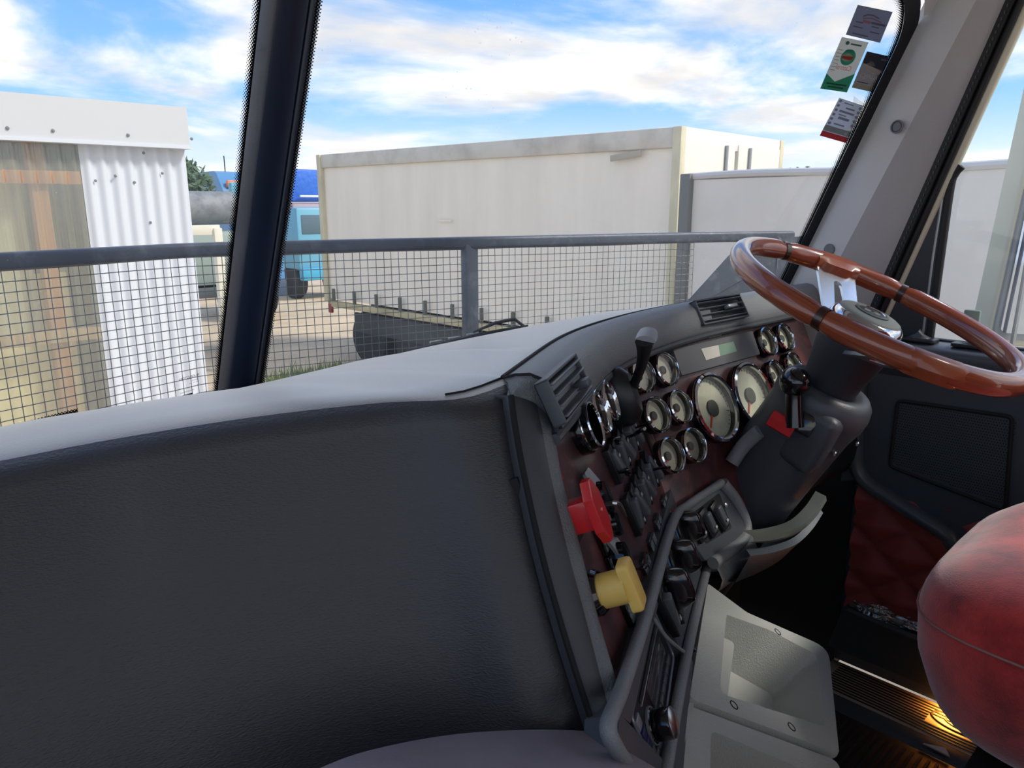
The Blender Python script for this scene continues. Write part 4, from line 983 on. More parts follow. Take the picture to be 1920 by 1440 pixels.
# sill shelf with switch pads
bm = nb(); rows = []
for y in (.60, .48, .30, .1, -.2, -.5): rows.append([V(XD+.01, y, -.268), V(XD-.02, y, -.268), V(XD-.052, y, -.273), V(XD-.064, y, -.283), V(XD-.060, y, -.31), V(XD-.03, y, -.345)])
grid(bm, [cr(r, 14) for r in rows]); part('door_sill', bm, mat('sill_plastic', (72, 76, 84), .35, bump=(500, .2, .0006)), door, smooth=60)
for (y0, sc) in ((.500, 1.0), (.395, 1.25)):
    M = frame(V(XD-.024, y0, -.267), Vector((0, 1, 0)), Vector((-1, 0, 0)), Vector((0, 0, 1)))
    s = part('switch_pad', pz(rpoly([(-.034*sc, -.020), (.034*sc, -.020), (.034*sc, .020), (-.034*sc, .020)], .008, 5), 0, .006, M, .002), blackp, door)
    bm = nb(); rows_ = []
    for k in range(7):
        f = k/6; rows_.append([Vector((-.020*sc+.040*sc*f, y_, .006+h_*math.sin(math.pi*f)*(1+.4*math.cos(2*math.pi*f*2)))) for y_, h_ in ((-.012, 0), (-.007, .010), (0, .013), (.007, .010), (.012, 0))])
    grid(bm, rows_); bm.transform(M); wsub('switch_button', bm, mat('pad_button', (70, 74, 78), .4), s)
# window: sail panel, seal and glass
part('sail_panel', dpz([(.488, -.272), (.60, -.272), (.576, -.22), (.50, .03), (.487, .055)], -.012, .03), mat('sail_black', (44, 48, 56), .5, bump=(500, .3, .0008)), door, smooth=20)
bm = nb(); tube(bm, cr([V(XD-.006, .486, -.27), V(XD-.006, .486, -.1), V(XD-.006, .485, .03), V(XD-.006, .480, .058), V(XD-.006, .470, .072)], 24), .0085, 10); part('window_seal', bm, rubber, door, smooth=60)
bm = nb(); tube(bm, [V(XD-.010, .497, -.27), V(XD-.010, .497, -.1), V(XD-.010, .494, .035)], .003, 8); part('seal_chrome', bm, silverp, door)
bm = nb(); grid(bm, [[V(XD+.012, y, -.272), V(XD+.012, y, z)] for y, z in ((.484, .07), (.46, .13), (.42, .27), (.38, .40), (.33, .50), (-.5, .52))]); part('window_glass', bm, sideglass, door, smooth=0)
part('window_base', bx((XD+.012, 0, H-.272), (.02, 1.0, .016), None, .003), rubber, door)
bm = nb(); tube(bm, [V(XD+.0, .30, .53), V(XD+.0, -.5, .54)], .02, 8); part('window_header', bm, rubber, door)
# amber courtesy lamp low on the door
part('courtesy_lamp', bx((XD-.052, .340, H-1.000), (.014, .045, .012), None, .003), amber, door)
ld_ = bpy.data.lights.new('courtesy_glow', 'AREA'); ld_.energy = .20; ld_.size = .04; ld_.spread = R_(150); ld_.color = (1, .42, .06); lo = bpy.data.objects.new('courtesy_glow', ld_); COL.objects.link(lo)
lo.location = V(XD-.056, .335, -1.008); lo.rotation_euler = Vector((-.12, 0, -1)).to_track_quat('-Z', 'Y').to_euler()

# ---- door step: ribbed sill plate with a raised ring and lettering
sill = thing('sill_plate', 'ribbed tread plate with ring logo lit amber beside the door', 'tread plate', V(1.50, .25, FLOOR))
ZS = FLOOR+.004
part('tread_base', bx((1.558, .12, H+FLOOR+.009), (.125, .95, .012), None, .003), platem, sill)
bm = nb()
for k in (0, 1, 2, 3, 7, 8, 9, 10):
    x_ = 1.506+.0098*k
    box(bm, (x_, .12, H+FLOOR+.0155), (.0030, .90, .003))
for k in (4, 5, 6): box(bm, (1.506+.0098*k, .47, H+FLOOR+.0155), (.0030, .20, .003))
part('tread_ribs', bm, mat('rib_dark', (40, 32, 28), .6), sill, smooth=0)
LFm = frame(onZ(1772, 1347, FLOOR+.0158), Vector((.0, -1, 0)), Vector((1, 0, 0)), Vector((0, 0, 1)))
bm = nb(); tube(bm, [LFm @ Vector((.03+.055*math.cos(t), .028*math.sin(t), 0)) for t in [R_(40+280*k/30) for k in range(31)]], .0022, 6); tube(bm, [LFm @ Vector((.045+.045*math.cos(t), .017*math.sin(t), 0)) for t in [R_(60+240*k/30) for k in range(31)]], .0016, 6); part('ring_logo', bm, MATS['rib_dark'], sill)
bm = text_bm('CENTURY', .030, LFm @ T(.085, 0, 0)); part('raised_lettering', bm, MATS['rib_dark'], sill, smooth=0)
bm = nb(); rows = []
for y in (.60, -.40): rows.append([V(1.496, y, FLOOR+.014), V(1.470, y, FLOOR+.010), V(1.455, y, FLOOR+.001)])
grid(bm, rows); part('tread_edge', bm, doorm, sill)
# rubber floor mat with ribs
mt = thing('floor_mat', 'black ribbed rubber mat in the driver footwell', 'floor mat', V(1.12, .25, FLOOR))
part('mat_base', bx((1.14, .18, H+FLOOR+.005), (.62, .90, .008), None, .003), matrub, mt)
bm = nb()
for k in range(60): box(bm, (1.14, -.24+.0145*k, H+FLOOR+.0105), (.58, .005, .004))
part('mat_ribs', bm, matrub, mt, smooth=0)
bm = nb(); tube(bm, [V(1.30, .20, FLOOR+.012)+Vector((.06*math.cos(t), .06*math.sin(t), 0)) for t in [R_(12*k) for k in range(30)]], .005, 6, closed=True); part('mat_boss', bm, matrub, mt)
bm = nb(); vs = [bm.verts.new(p) for p in (onZ(1731, 1393, FLOOR+.016), onZ(1773, 1402, FLOOR+.020), onZ(1781, 1418, FLOOR+.016))]; bm.faces.new(vs); ge = bmesh.ops.extrude_face_region(bm, geom=list(bm.faces)); bmesh.ops.translate(bm, vec=(0, 0, -.003), verts=[v for v in ge['geom'] if isinstance(v, bmesh.types.BMVert)])
tag(finish('paper_scrap', bm, paperm, smooth=0), 'torn pale pink paper scrap on the floor beside the tread plate', 'paper')
# crumpled foil in the map pocket
bm = nb(); bmesh.ops.create_icosphere(bm, subdivisions=3, radius=1)
for v in bm.verts:
    s_ = 1+.35*math.sin(v.co.x*7+v.co.y*5)*math.sin(v.co.z*8+v.co.x*3); v.co = Vector((v.co.x*.020*s_, v.co.y*.075*s_, v.co.z*.014*s_))
bm.transform(T(*V(XD-.030, .490, -.880))); tag(finish('crumpled_wrapper', bm, foil, smooth=20), 'crumpled foil wrapper stuffed in the door map pocket', 'wrapper')
# pedal in the dark footwell
pd = thing('brake_pedal', 'dark pedal hanging in the shaded footwell', 'pedal', V(1.18, .60, FLOOR))
part('pedal_pad', bx((0, 0, 0), (.075, .10, .014), T(1.22, .60, H-.90) @ RX(55), .004), rubber, pd)
bm = nb(); tube(bm, [V(1.22, .61, -.90), V(1.22, .74, -.80), V(1.21, .80, -.70)], .010, 8); part('pedal_arm', bm, blackm, pd)
bm = nb(); tube(bm, [V(1.22, .61, -.905), V(1.22, .64, FLOOR+.003)], .008, 8); part('pedal_spring', bm, brushed, pd)

# ================================================================== DRIVER'S SEAT
seat = thing('driver_seat', 'red plush driver seat with piped cushion edge', 'seat', V(1.18, -.05, FLOOR))
def cushion(bm, x0, x1, y0, y1, z0, z1, p=.20, n=48, m=20, M=None, bulge=.012):
    cx, cy, cz = (x0+x1)/2, (y0+y1)/2, (z0+z1)/2; a, b, c_ = (x1-x0)/2, (y1-y0)/2, (z1-z0)/2; rows = []
    sg = lambda v, e: math.copysign(abs(v)**e, v)
    for i in range(m+1):
        ph = -math.pi/2+math.pi*i/m; r = []
        for k in range(n):
            th = 2*math.pi*k/n; q = Vector((cx+a*sg(math.cos(th), p+.32)*sg(math.cos(ph), p+.12), cy+b*sg(math.sin(th), p+.32)*sg(math.cos(ph), p+.12), cz+c_*sg(math.sin(ph), p+.25)))
            r.append(q if M is None else M @ q)
        rows.append(r)
    return grid(bm, rows, True)
XS0, XS1 = .905, 1.455
bm = nb(); rows = cushion(bm, XS0, XS1, -.34, .285, H-.675, H-.425)
for v in bm.verts:
    f = max(0, (v.co.y-.1)/.18); v.co.z -= .02*f*f; 
    g_ = max(0, (H-.55-v.co.z)/.16); v.co.y -= .05*g_*f; v.co.x += .035*g_*(1 if v.co.x < 1.18 else -1)
    if v.co.z > H-.47: v.co.z -= .012*math.exp(-((v.co.x-1.18)/.16)**2)
best = min(range(len(rows)), key=lambda i: abs(sum(v.co.z for v in rows[i])/len(rows[i])-(H-.492)))
ring_pts = [v.co.copy()+Vector((v.co.x-1.18, v.co.y+.03, 0)).normalized()*.0008 for v in rows[best]]
cu = part('seat_cushion', bm, plush, seat, smooth=80)
ringc = ring_pts
bm = nb(); tube(bm, ringc, .0016, 6, closed=True); wsub('cushion_piping', bm, thread, cu)
bm = nb(); seamp = [V(.945, .10, -.446), V(1.0, .125, -.436), V(1.1, .14, -.437), V(1.26, .14, -.437), V(1.36, .125, -.436)]; tube(bm, cr(seamp, 24), .0022, 6); wsub('cushion_seam', bm, MATS['red_plush_side'], cu)
bm = nb(); cushion(bm, .92, 1.44, -.46, -.28, H-.55, H+.20); part('seat_back', bm, plush, seat, smooth=80)
part('seat_pedestal', bx((1.18, -.06, H-.86), (.40, .42, .27), None, .02), blackm, seat)
part('seat_slide', bx((1.18, -.06, H-.73), (.46, .50, .03), None, .008), blackm, seat)

# kick panel ahead of the door
bm = bx((XD+.02, .75, H-.66), (.05, .30, .82)); struct(finish('wall_right', bm, blackm, smooth=0), 'black kick panel ahead of the driver door')

# ================================================================== STONE GUARD in front of the windscreen
ZG = -.083
def gp(x, z):                                        # guard surface: swept back both sides of the centre
    y = 1.45-.30*abs(x-XC)-(.35*(x-1.55)**2 if x > 1.55 else 0); return V(x, y, z)
gd = thing('stone_guard', 'black steel stone guard with wire mesh across the windscreen', 'stone guard', gp(XC, -.70))
XG = [-.75, -.3, 0, .3, .57, .8, 1.1, 1.4, 1.55, 1.7, 1.85, 2.0]
steel = mat('guard_paint', (84, 92, 106), .45, var=(26, (124, 132, 142), .52, .8), bump=(120, .3, .002))
wirem = mat('wire_grey', (120, 128, 132), .5, .2)
def rail(name, z, hgt, dep, x0, x1, n=30):
    bm = nb(); rows = []
    for k in range(n+1):
        x = x0+(x1-x0)*k/n; p = gp(x, z); r = rpoly([(-dep/2, -hgt/2), (dep/2, -hgt/2), (dep/2, hgt/2), (-dep/2, hgt/2)], hgt*.28, 4)
        rows.append([p+Vector((0, a.x, a.y)) for a in r])
    grid(bm, rows, True, True); return part(name, bm, steel, gd, smooth=50)
rail('top_bar', ZG, .027, .026, -.75, 1.98); rail('bottom_bar', -.60, .03, .026, -.75, 1.98)
rail('splice_sleeve', ZG, .034, .030, .20, .225, 3); 
def gx(px, py):                                       # x on the guard surface for a pixel
    lo_, hi_ = -.75, 2.0
    for _ in range(40):
        m_ = (lo_+hi_)/2; r = ray(px, py); p = gp(m_, 0)
        if p.x/p.y < r.x/r.y: lo_ = m_
        else: hi_ = m_
    return m_
xp = gx(881, 540)
for x in (-.73, xp, 1.95):
    p = gp(x, 0); part('guard_post', bx((x, p.y, H-.35), (.036, .022, .53), None, .004), steel, gd)
pitch = .0163
def mesh_panel(x0, x1):
    bm = nb(); n = int((x1-x0)/pitch)
    for k in range(n+1):
        x = x0+(x1-x0)*k/n; jx = .0012*math.sin(k*1.7); tube(bm, [gp(x+jx, ZG-.01), gp(x-jx, -.34), gp(x+jx, -.60)], .00075, 4, cap=False)
    for j in range(32):
        z = ZG-.014-pitch*j; m_ = max(8, int((x1-x0)/.06)); tube(bm, [gp(x0+(x1-x0)*k/m_, z+.0006*math.sin(k+j))+Vector((0, .0012, 0)) for k in range(m_+1)], .00075, 4, cap=False)
    part('wire_mesh', bm, wirem, gd, smooth=0)
mesh_panel(-.73, xp-.012); mesh_panel(xp+.012, 1.72)
# solid wing plate at the driver's end with a bright edge rod
wing = [(gx(1500, 443)+.05, ZG), (gx(1390, 470), ZG-.004), (gx(1290, 560)-.06, -.30), (gx(1290, 560)-.06, -.55), (2.0, -.55), (2.0, ZG)]
bm = nb(); a = [bm.verts.new(gp(x, z)+Vector((0, -.006, 0))) for x, z in wing]; bm.faces.new(a); ge = bmesh.ops.extrude_face_region(bm, geom=list(bm.faces)); bmesh.ops.translate(bm, vec=(0, -.004, 0), verts=[v for v in ge['geom'] if isinstance(v, bmesh.types.BMVert)])
part('wing_plate', bm, steel, gd, smooth=0)
e0, e1 = wing[1], wing[2]
bm = nb(); tube(bm, [gp(e0[0]+.06+(e1[0]-e0[0])*f, e0[1]-.02+(e1[1]-e0[1])*f)+Vector((0, -.012, 0)) for f in (0, .5, 1)], .0022, 6); part('edge_rod', bm, silverp, gd)

# ---- wiper resting along the base of the driver pane
wp = thing('wiper', 'black windscreen wiper lying at the foot of the driver pane', 'wiper', pane(.3, .1, 1))
def onP(px, py): p = pick_pane(px, py, 1); return p+Vector((.01, .03, 0))
bl = [onP(772, 664), onP(860, 645), onP(930, 628), onP(1003, 616)]
bm = nb(); tube(bm, cr(bl, 16), .0035, 6); part('wiper_blade', bm, rubber, wp)
bm = nb(); tube(bm, [onP(905, 634)+Vector((0, .01, .006)), onP(950, 618)+Vector((0, .012, .008)), onP(985, 609)+Vector((0, .012, .006)), onP(1006, 620)+Vector((0, .01, 0))], [.004, .007, .0075, .006], 8, squash=.5); part('wiper_arm', bm, rubber, wp)
bm = nb()
for f in (.25, .4, .55): box(bm, bl[0].lerp(bl[3], f)+Vector((0, .006, .006)), (.03, .006, .004), None, .001)
part('blade_clip', bm, silverp, wp)

# ================================================================== SHED on the left
YS = 5.0
def sx(px, py, y=YS): p = onY(px, py, y); return p.x, p.z
shed = thing('shed', 'white corrugated iron shed with clear panels and timber frame', 'shed', Vector((1.4, YS, 0)))
xr = sx(366, 470)[0]; xw = sx(172, 470)[0]; ztop = sx(300, 238)[1]; zf = sx(357, 205)[1]
iron = mat('white_iron', (214, 220, 230), .45); clearm = None
def corr(x0, x1, z0, z1, y, pitch_, amp, n=8):
    bm = nb(); k = int((x1-x0)/pitch_*n)
    grid(bm, [[Vector((x0+(x1-x0)*i/k, y-amp*math.cos(2*math.pi*(x0+(x1-x0)*i/k)/pitch_), z)) for i in range(k+1)] for z in (z0, z1)]); return bm
part('iron_sheet', corr(xw, xr, 0.02, ztop+.02, YS, .0765, .012), iron, shed, smooth=80)
# clear corrugated sheeting
m = bpy.data.materials.new('clear_sheet'); m.use_nodes = True; t = m.node_tree; t.nodes.clear()
tr = N(t, 'ShaderNodeBsdfTransparent'); tr.inputs[0].default_value = (.86, .88, .82, 1); df = N(t, 'ShaderNodeBsdfDiffuse'); df.inputs[0].default_value = (.70, .70, .60, 1); gl = N(t, 'ShaderNodeBsdfGlossy'); gl.inputs[1].default_value = .15
a1 = N(t, 'ShaderNodeMixShader'); a1.inputs[0].default_value = .28; t.links.new(tr.outputs[0], a1.inputs[1]); t.links.new(df.outputs[0], a1.inputs[2])
a2 = N(t, 'ShaderNodeMixShader'); a2.inputs[0].default_value = .10; t.links.new(a1.outputs[0], a2.inputs[1]); t.links.new(gl.outputs[0], a2.inputs[2]); o = N(t, 'ShaderNodeOutputMaterial'); t.links.new(a2.outputs[0], o.inputs[0])
part('clear_sheet', corr(xw-2.6, xw+.01, 0.9, ztop+.02, YS+.006, .0765, .010), m, shed, smooth=80)
bm = nb(); c0_, c1_ = zf-.235, zf
prism(bm, [(xw-3.0, c0_), (xr+.0, c0_), (xr+.0, c1_), (xw-3.0, c1_)], -.05, .05, frame(Vector((0, YS-.03, 0)), Vector((1, 0, 0)), Vector((0, 0, 1)), Vector((0, -1, 0))))
fa = part('fascia', bm, mat('fascia_white', (206, 209, 214), .4), shed, smooth=0)
bm = nb(); prism(bm, [(xw-3.0, c0_-.012), (xr+.005, c0_-.012), (xr+.005, c0_+.006), (xw-3.0, c0_+.006)], -.05, .058, frame(Vector((0, YS-.03, 0)), Vector((1, 0, 0)), Vector((0, 0, 1)), Vector((0, -1, 0)))); wsub('drip_edge', bm, iron, fa)
bm = nb()
for px in (89, 228, 346, 5, -80): x_ = sx(px, 224)[0]; lathe(bm, [(.010, 0), (.008, .006), (.0002, .008)], 8, frame(Vector((x_, YS-.082, c0_+.05)), Vector((1, 0, 0)), Vector((0, 0, 1)), Vector((0, -1, 0))))
wsub('fascia_screws', bm, mat('screw_grey', (120, 124, 130), .5), fa)
bm = nb()
for px, py in ((178, 339), (251, 342), (268, 287), (303, 325), (281, 417), (215, 330)): x_, z_ = sx(px, py); lathe(bm, [(.009, 0), (.007, .006), (.0002, .008)], 8, frame(Vector((x_, YS-.012, z_)), Vector((1, 0, 0)), Vector((0, 0, 1)), Vector((0, -1, 0))))
part('roofing_nails', bm, MATS['screw_grey'], shed)
timber = mat('timber', (190, 136, 92), .8, var=(5, (160, 108, 70), .35, .7), stretch=(1, 1, .25))
x0_ = sx(52, 330, YS+.1)[0]; x1_ = sx(83, 330, YS+.1)[0]
part('timber_post', bx(((x0_+x1_)/2, YS+.10, ztop/2), (x1_-x0_, .10, ztop), None, .004), timber, shed)
z0_, z1_ = sx(80, 345, YS+.05)[1], sx(80, 320, YS+.05)[1]
part('timber_rail', bx((xw-1.2, YS+.045, (z0_+z1_)/2), (2.9, .06, z1_-z0_), None, .004), timber, shed)
z0_, z1_ = sx(80, 645, YS+.05)[1], sx(80, 622, YS+.05)[1]
part('timber_rail', bx((xw-1.2, YS+.045, (z0_+z1_)/2), (2.9, .06, z1_-z0_), None, .004), mat('old_timber', (172, 150, 122), .85), shed)
part('timber_sill', bx((xw-1.2, YS-.02, .95), (2.9, .16, .08), None, .004), timber, shed)
ply = mat('ply_cream', (236, 224, 182), .8)
part('ply_lining', bx((xw-1.7, YS+.22, 1.15), (3.2, .02, 2.3), None), ply, shed, smooth=0)
part('inner_board', bx((x0_-.7, YS+.20, 2.45), (1.35, .02, 1.0)), mat('board_grey', (196, 192, 170), .8), shed, smooth=0)
part('back_wall', bx((xr-2.5, YS+2.2, zf/2-.05), (5, .04, zf-.1)), mat('back_grey', (170, 176, 178), .8, var=(1.5, (120, 128, 132), .4, .6)), shed, smooth=0)
part('side_wall', bx((xr-.03, YS+1.1, zf/2-.05), (.04, 2.2, zf-.1)), iron, shed, smooth=0)
part('shed_roof', bx((xr-2.5, YS+1.1, zf-.06), (5.0, 2.2, .03)), iron, shed, smooth=0)
part('inside_window', bx((xw-.25, YS+2.15, 2.55), (.55, .02, .5)), mat('win_pale', (230, 236, 240), .3), shed, smooth=0)
part('door_inside', bx((xw-.10, YS+2.12, 1.4), (.20, .02, 2.0)), mat('door_maroon', (150, 90, 88), .6), shed, smooth=0)

# ================================================================== WHITE BOX TRUCK BODY in the middle
XT = 7.2
dv_ = Vector((-math.sin(R_(3.0)), math.cos(R_(3.0)), 0))
A_ = onX(1275, 237, XT); y0 = A_.y
nT = Vector((dv_.y, -dv_.x, 0))
def onT(px, py): return on(px, py, Vector((A_.x, A_.y, 0)), nT)
fa_ = onT(600, 283); LEN = (Vector((fa_.x, fa_.y, 0))-Vector((A_.x, A_.y, 0))).length
TF = frame(Vector((A_.x, A_.y, 0)), dv_, nT, Vector((0, 0, 1)))     # x along the side away from us, y into the body, z up
ZTOP = A_.z; zb = onT(700, 577).z
tr1 = thing('box_trailer', 'long white box trailer with yellowed corner posts standing across the yard', 'trailer', TF @ Vector((LEN/2, 1.25, 0)))
tside = mat('trailer_white', (240, 234, 222), .5, var=(.8, (228, 221, 208), .4, .75), stretch=(3, 3, .5))
yell = mat('post_cream', (214, 208, 178), .6, var=(3, (186, 180, 160), .4, .7), stretch=(1, 1, .4))
part('body_panel', bx((LEN/2, 1.25, (zb+ZTOP)/2), (LEN-.1, 2.46, ZTOP-zb-.1), TF), tside, tr1, smooth=0)
part('top_rail', bx((LEN/2, .01, ZTOP-.11), (LEN, .08, .22), TF, .02), mat('rail_grey', (206, 203, 194), .55, var=(2, (176, 172, 164), .45, .7)), tr1)
part('rear_frame', bx((-.005, 1.25, ZTOP-.10), (.07, 2.5, .20), TF, .01), white, tr1)
for x_, y_ in ((0, 0), (LEN, 0), (0, 2.5)): part('corner_post', bx((x_, y_, (zb+ZTOP)/2), (.11, .11, ZTOP-zb), TF, .012), yell, tr1)
part('end_door', bx((-.03, .62, (zb+ZTOP)/2), (.05, 1.15, ZTOP-zb-.25), TF, .005), mat('end_white', (226, 224, 214), .5), tr1)
part('end_door', bx((-.03, 1.86, (zb+ZTOP)/2), (.05, 1.15, ZTOP-zb-.25), TF, .005), MATS['end_white'], tr1)
for y_ in (.95, 1.55):
    bm = nb(); tube(bm, [TF @ Vector((-.075, y_, zb+.1)), TF @ Vector((-.075, y_, ZTOP-.15))], .02, 8); part('lock_rod', bm, silverp, tr1)
part('torn_flap', bx((.32, -.05, ZTOP-.26), (.42, .02, .07), TF @ T(.3, 0, 0) @ Matrix.Rotation(R_(6), 4, 'Y') @ T(-.3, 0, 0), .005), mat('flap', (176, 170, 156), .7), tr1)
part('side_scuff', bx((LEN*.55, -.020, ZTOP-1.05), (.30, .006, .03), TF, .006), tside, tr1)
part('base_rail', bx((LEN/2, .03, zb-.04), (LEN, .10, .10), TF, .01), mat('base_tan', (196, 186, 150), .6, var=(2, (160, 150, 120), .4, .7)), tr1)
strapm = mat('strap_grey', (96, 100, 92), .7)
for k in range(11):
    x_ = LEN*(.965-.088*k); part('curtain_buckle', bx((x_, -.05, zb+.13), (.045, .05, .22), TF, .008), strapm, tr1)
part('chassis', bx((LEN/2, 1.25, zb-.22), (LEN-.3, .9, .25), TF), blackm, tr1, smooth=0)
part('under_guard', bx((LEN*.55, .12, zb-.32), (LEN*.72, .05, .34), TF, .01), mat('guard_dark', (62, 66, 68), .7), tr1)
part('tail_lamp', bx((LEN-.06, .0, zb-.12), (.10, .05, .16), TF, .01), mat('lamp_red', (170, 40, 44), .3), tr1)
def wheel(F, x_, y_, R=.50, wd=.30, par=None):
    M = F @ T(x_, y_, R) @ RX(90); w = part('wheel', lat([(R*.55, -wd/2), (R*.96, -wd/2), (R, -wd/2+.04), (R, wd/2-.04), (R*.96, wd/2), (R*.55, wd/2)], 28), mat('tyre', (44, 45, 47), .85), par, M)
    sub('wheel_rim', lat([(R*.56, -wd*.3), (R*.52, wd*.30), (R*.2, wd*.15), (R*.15, wd*.45), (.002, wd*.45)], 24), mat('rim_grey', (150, 152, 152), .5, .5), w); sub('wheel_rim', lat([(R*.56, wd*.3), (R*.52, -wd*.30), (R*.2, -wd*.15), (R*.15, -wd*.45), (.002, -wd*.45)], 24), MATS['rim_grey'], w)
for x_ in (LEN-1.0, LEN-2.2): 
    for y_ in (.25, 2.25): wheel(TF, x_, y_, .48, .30, tr1)
for y_ in (.4, 2.1): part('landing_leg', bx((1.6, y_, zb/2-.05), (.12, .12, zb-.12), TF, .01), blackm, tr1)

# ---- grey curtain trailer nearer on the right
B0 = onX(1288, 326, 6.55); dir2 = Vector((-math.sin(R_(10)), -math.cos(R_(10)), 0)); n2 = Vector((-dir2.y, dir2.x, 0))
if n2.x < 0: n2 = -n2
QF = frame(Vector((B0.x, B0.y, 0)), dir2, n2, Vector((0, 0, 1))); ZQ = B0.z; LQ = 9.0
tr2 = thing('curtain_trailer', 'pale grey curtain-sided trailer parked close on the driver side', 'trailer', QF @ Vector((LQ/2, 1.25, 0)))
curt = mat('curtain_grey', (226, 222, 216), .6, var=(.6, (210, 206, 200), .4, .7)); 
bm = nb(); k = 90
grid(bm, [[QF @ Vector((.06+(LQ-.1)*i/k, .01+.012*math.sin(i*.9)*(1-abs(2*f-1)), .95+(ZQ-.06-.95)*f)) for i in range(k+1)] for f in (0, .25, .5, .75, 1)]); part('curtain', bm, curt, tr2, smooth=80)
part('trailer_body', bx((LQ/2, 1.27, (ZQ+.95)/2-.02), (LQ-.04, 2.48, ZQ-.95-.06), QF), tside, tr2, smooth=0)
bm = nb(); tube(bm, [QF @ Vector((x_, .02, ZQ-.03+.012*math.sin(x_*2.2))) for x_ in [LQ*i/30 for i in range(31)]], .035, 8); part('roof_rail', bm, mat('rail_pale', (198, 198, 200), .5), tr2)
part('front_post', bx((.02, .0, (ZQ+.95)/2), (.13, .10, ZQ-.95), QF, .012), mat('post_grey', (112, 114, 112), .6), tr2)
part('front_post', bx((LQ, .0, (ZQ+.95)/2), (.13, .10, ZQ-.95), QF, .012), MATS['post_grey'], tr2)
part('side_rail', bx((LQ/2, .02, .90), (LQ, .10, .12), QF, .01), MATS['base_tan'], tr2)
part('chassis', bx((LQ/2, 1.25, .70), (LQ-.3, .9, .25), QF), blackm, tr2, smooth=0)
for x_ in (LQ-1.2, LQ-2.4):
    for y_ in (.25, 2.25): wheel(QF, x_, y_, .48, .30, tr2)
for y_ in (.4, 2.1): part('landing_leg', bx((1.6, y_, .40), (.12, .12, .78), QF, .01), blackm, tr2)

# ================================================================== BLUE TRUCKS far behind the post
def far_truck(name, label, cat, px0, px1, ytop, D, colr, facing_w=2.4):
    pass
bluem = mat('truck_blue', (84, 140, 190), .4); teal = mat('truck_teal', (112, 178, 204), .4); tarp = mat('tarp_blue', (40, 108, 212), .5, bump=(6, .5, .05)); orange = mat('marker_orange', (240, 140, 84), .4)
glassd = mat('cab_glass', (88, 112, 126), .15)
YB = 17.0
xa, zt = sx(424, 318, YB); xb = sx(520, 318, YB)[0]
tk = thing('blue_truck', 'pale blue truck cab with orange marker panels left of the centre post', 'truck', Vector(((xa+xb)/2, YB+1, 0)))
bm = nb(); hw = (xb-xa)/2; cx = (xa+xb)/2
rows = [[Vector((cx-hw*s_+.0, YB+dy, z)), Vector((cx+hw*s_, YB+dy, z)), Vector((cx+hw*s_, YB+2.2, z)), Vector((cx-hw*s_, YB+2.2, z))] for z, s_, dy in ((.6, 1.0, 0), (1.7, 1.0, 0), (2.6, .98, .15), (3.0, .96, .3), (zt-.05, .9, .7), (zt, .84, .9))]
grid(bm, rows, True, True); cabo = part('cab_shell', bm, bluem, tk, smooth=40)
part('cab_roof_panel', bx((cx, YB+.06, 2.95), (hw*1.8, .20, .50), None, .06), teal, tk)
part('windscreen', bx((cx, YB+.03, 2.25), (hw*1.75, .16, .70), None, .05), glassd, tk)
part('grille', bx((cx, YB-.02, 1.35), (hw*1.5, .08, .45), None, .03), mat('truck_dark', (60, 78, 104), .5), tk)
for z in (zt-.30, 1.75): part('marker_panel', bx((xa+.42, YB+(.36 if z > 2 else -.03), z), (.55, .12, .16), None, .02), orange, tk)
part('bumper', bx((cx, YB-.05, .75), (hw*2, .15, .4), None, .05), MATS['truck_dark'], tk)
for s_ in (-1, 1): wheel(frame(Vector((cx+s_*(hw-.2), YB+.8, 0)), Vector((0, 1, 0)), Vector((-1, 0, 0)), Vector((0, 0, 1))), 0, 0, .5, .3, tk)
bm = nb(); tube(bm, [Vector((cx-.25, YB+.9, zt)), Vector((cx-.25, YB+.9, zt+.35))], .012, 6); part('aerial', bm, blackm, tk)
YB2 = 20.0
xa2, zt2 = sx(540, 316, YB2); xb2 = sx(640, 316, YB2)[0]
tk2 = thing('tarped_truck', 'teal truck with bright blue tarpaulin top right of the centre post', 'truck', Vector(((xa2+xb2)/2, YB2+1, 0)))
cx2, hw2 = (xa2+xb2)/2, (xb2-xa2)/2
part('tarp_load', bx((cx2, YB2+1.5, zt2-.45), (hw2*2, 3, .9), None, .08), tarp, tk2)
part('white_ladder', bx((cx2, YB2-.1, zt2-.75), (hw2*1.4, .06, .06), None, .01), white, tk2)
part('roof_bow', bx((cx2, YB2+.3, zt2-1.15), (hw2*2, .8, .45), None, .15), mat('bow_mauve', (164, 152, 166), .6), tk2)
part('cab_body', bx((cx2, YB2+.6, 1.75), (hw2*2, 1.8, 1.75), None, .08), teal, tk2)
part('windscreen', bx((cx2, YB2-.29, 2.15), (hw2*1.7, .06, .55), None, .03), glassd, tk2)
part('bumper', bx((cx2, YB2-.35, .75), (hw2*2, .25, .35), None, .05), mat('bumper_teal', (70, 170, 210), .4), tk2)
for s_ in (-1, 1): wheel(frame(Vector((cx2+s_*(hw2-.2), YB2+.4, 0)), Vector((0, 1, 0)), Vector((-1, 0, 0)), Vector((0, 0, 1))), 0, 0, .5, .3, tk2)
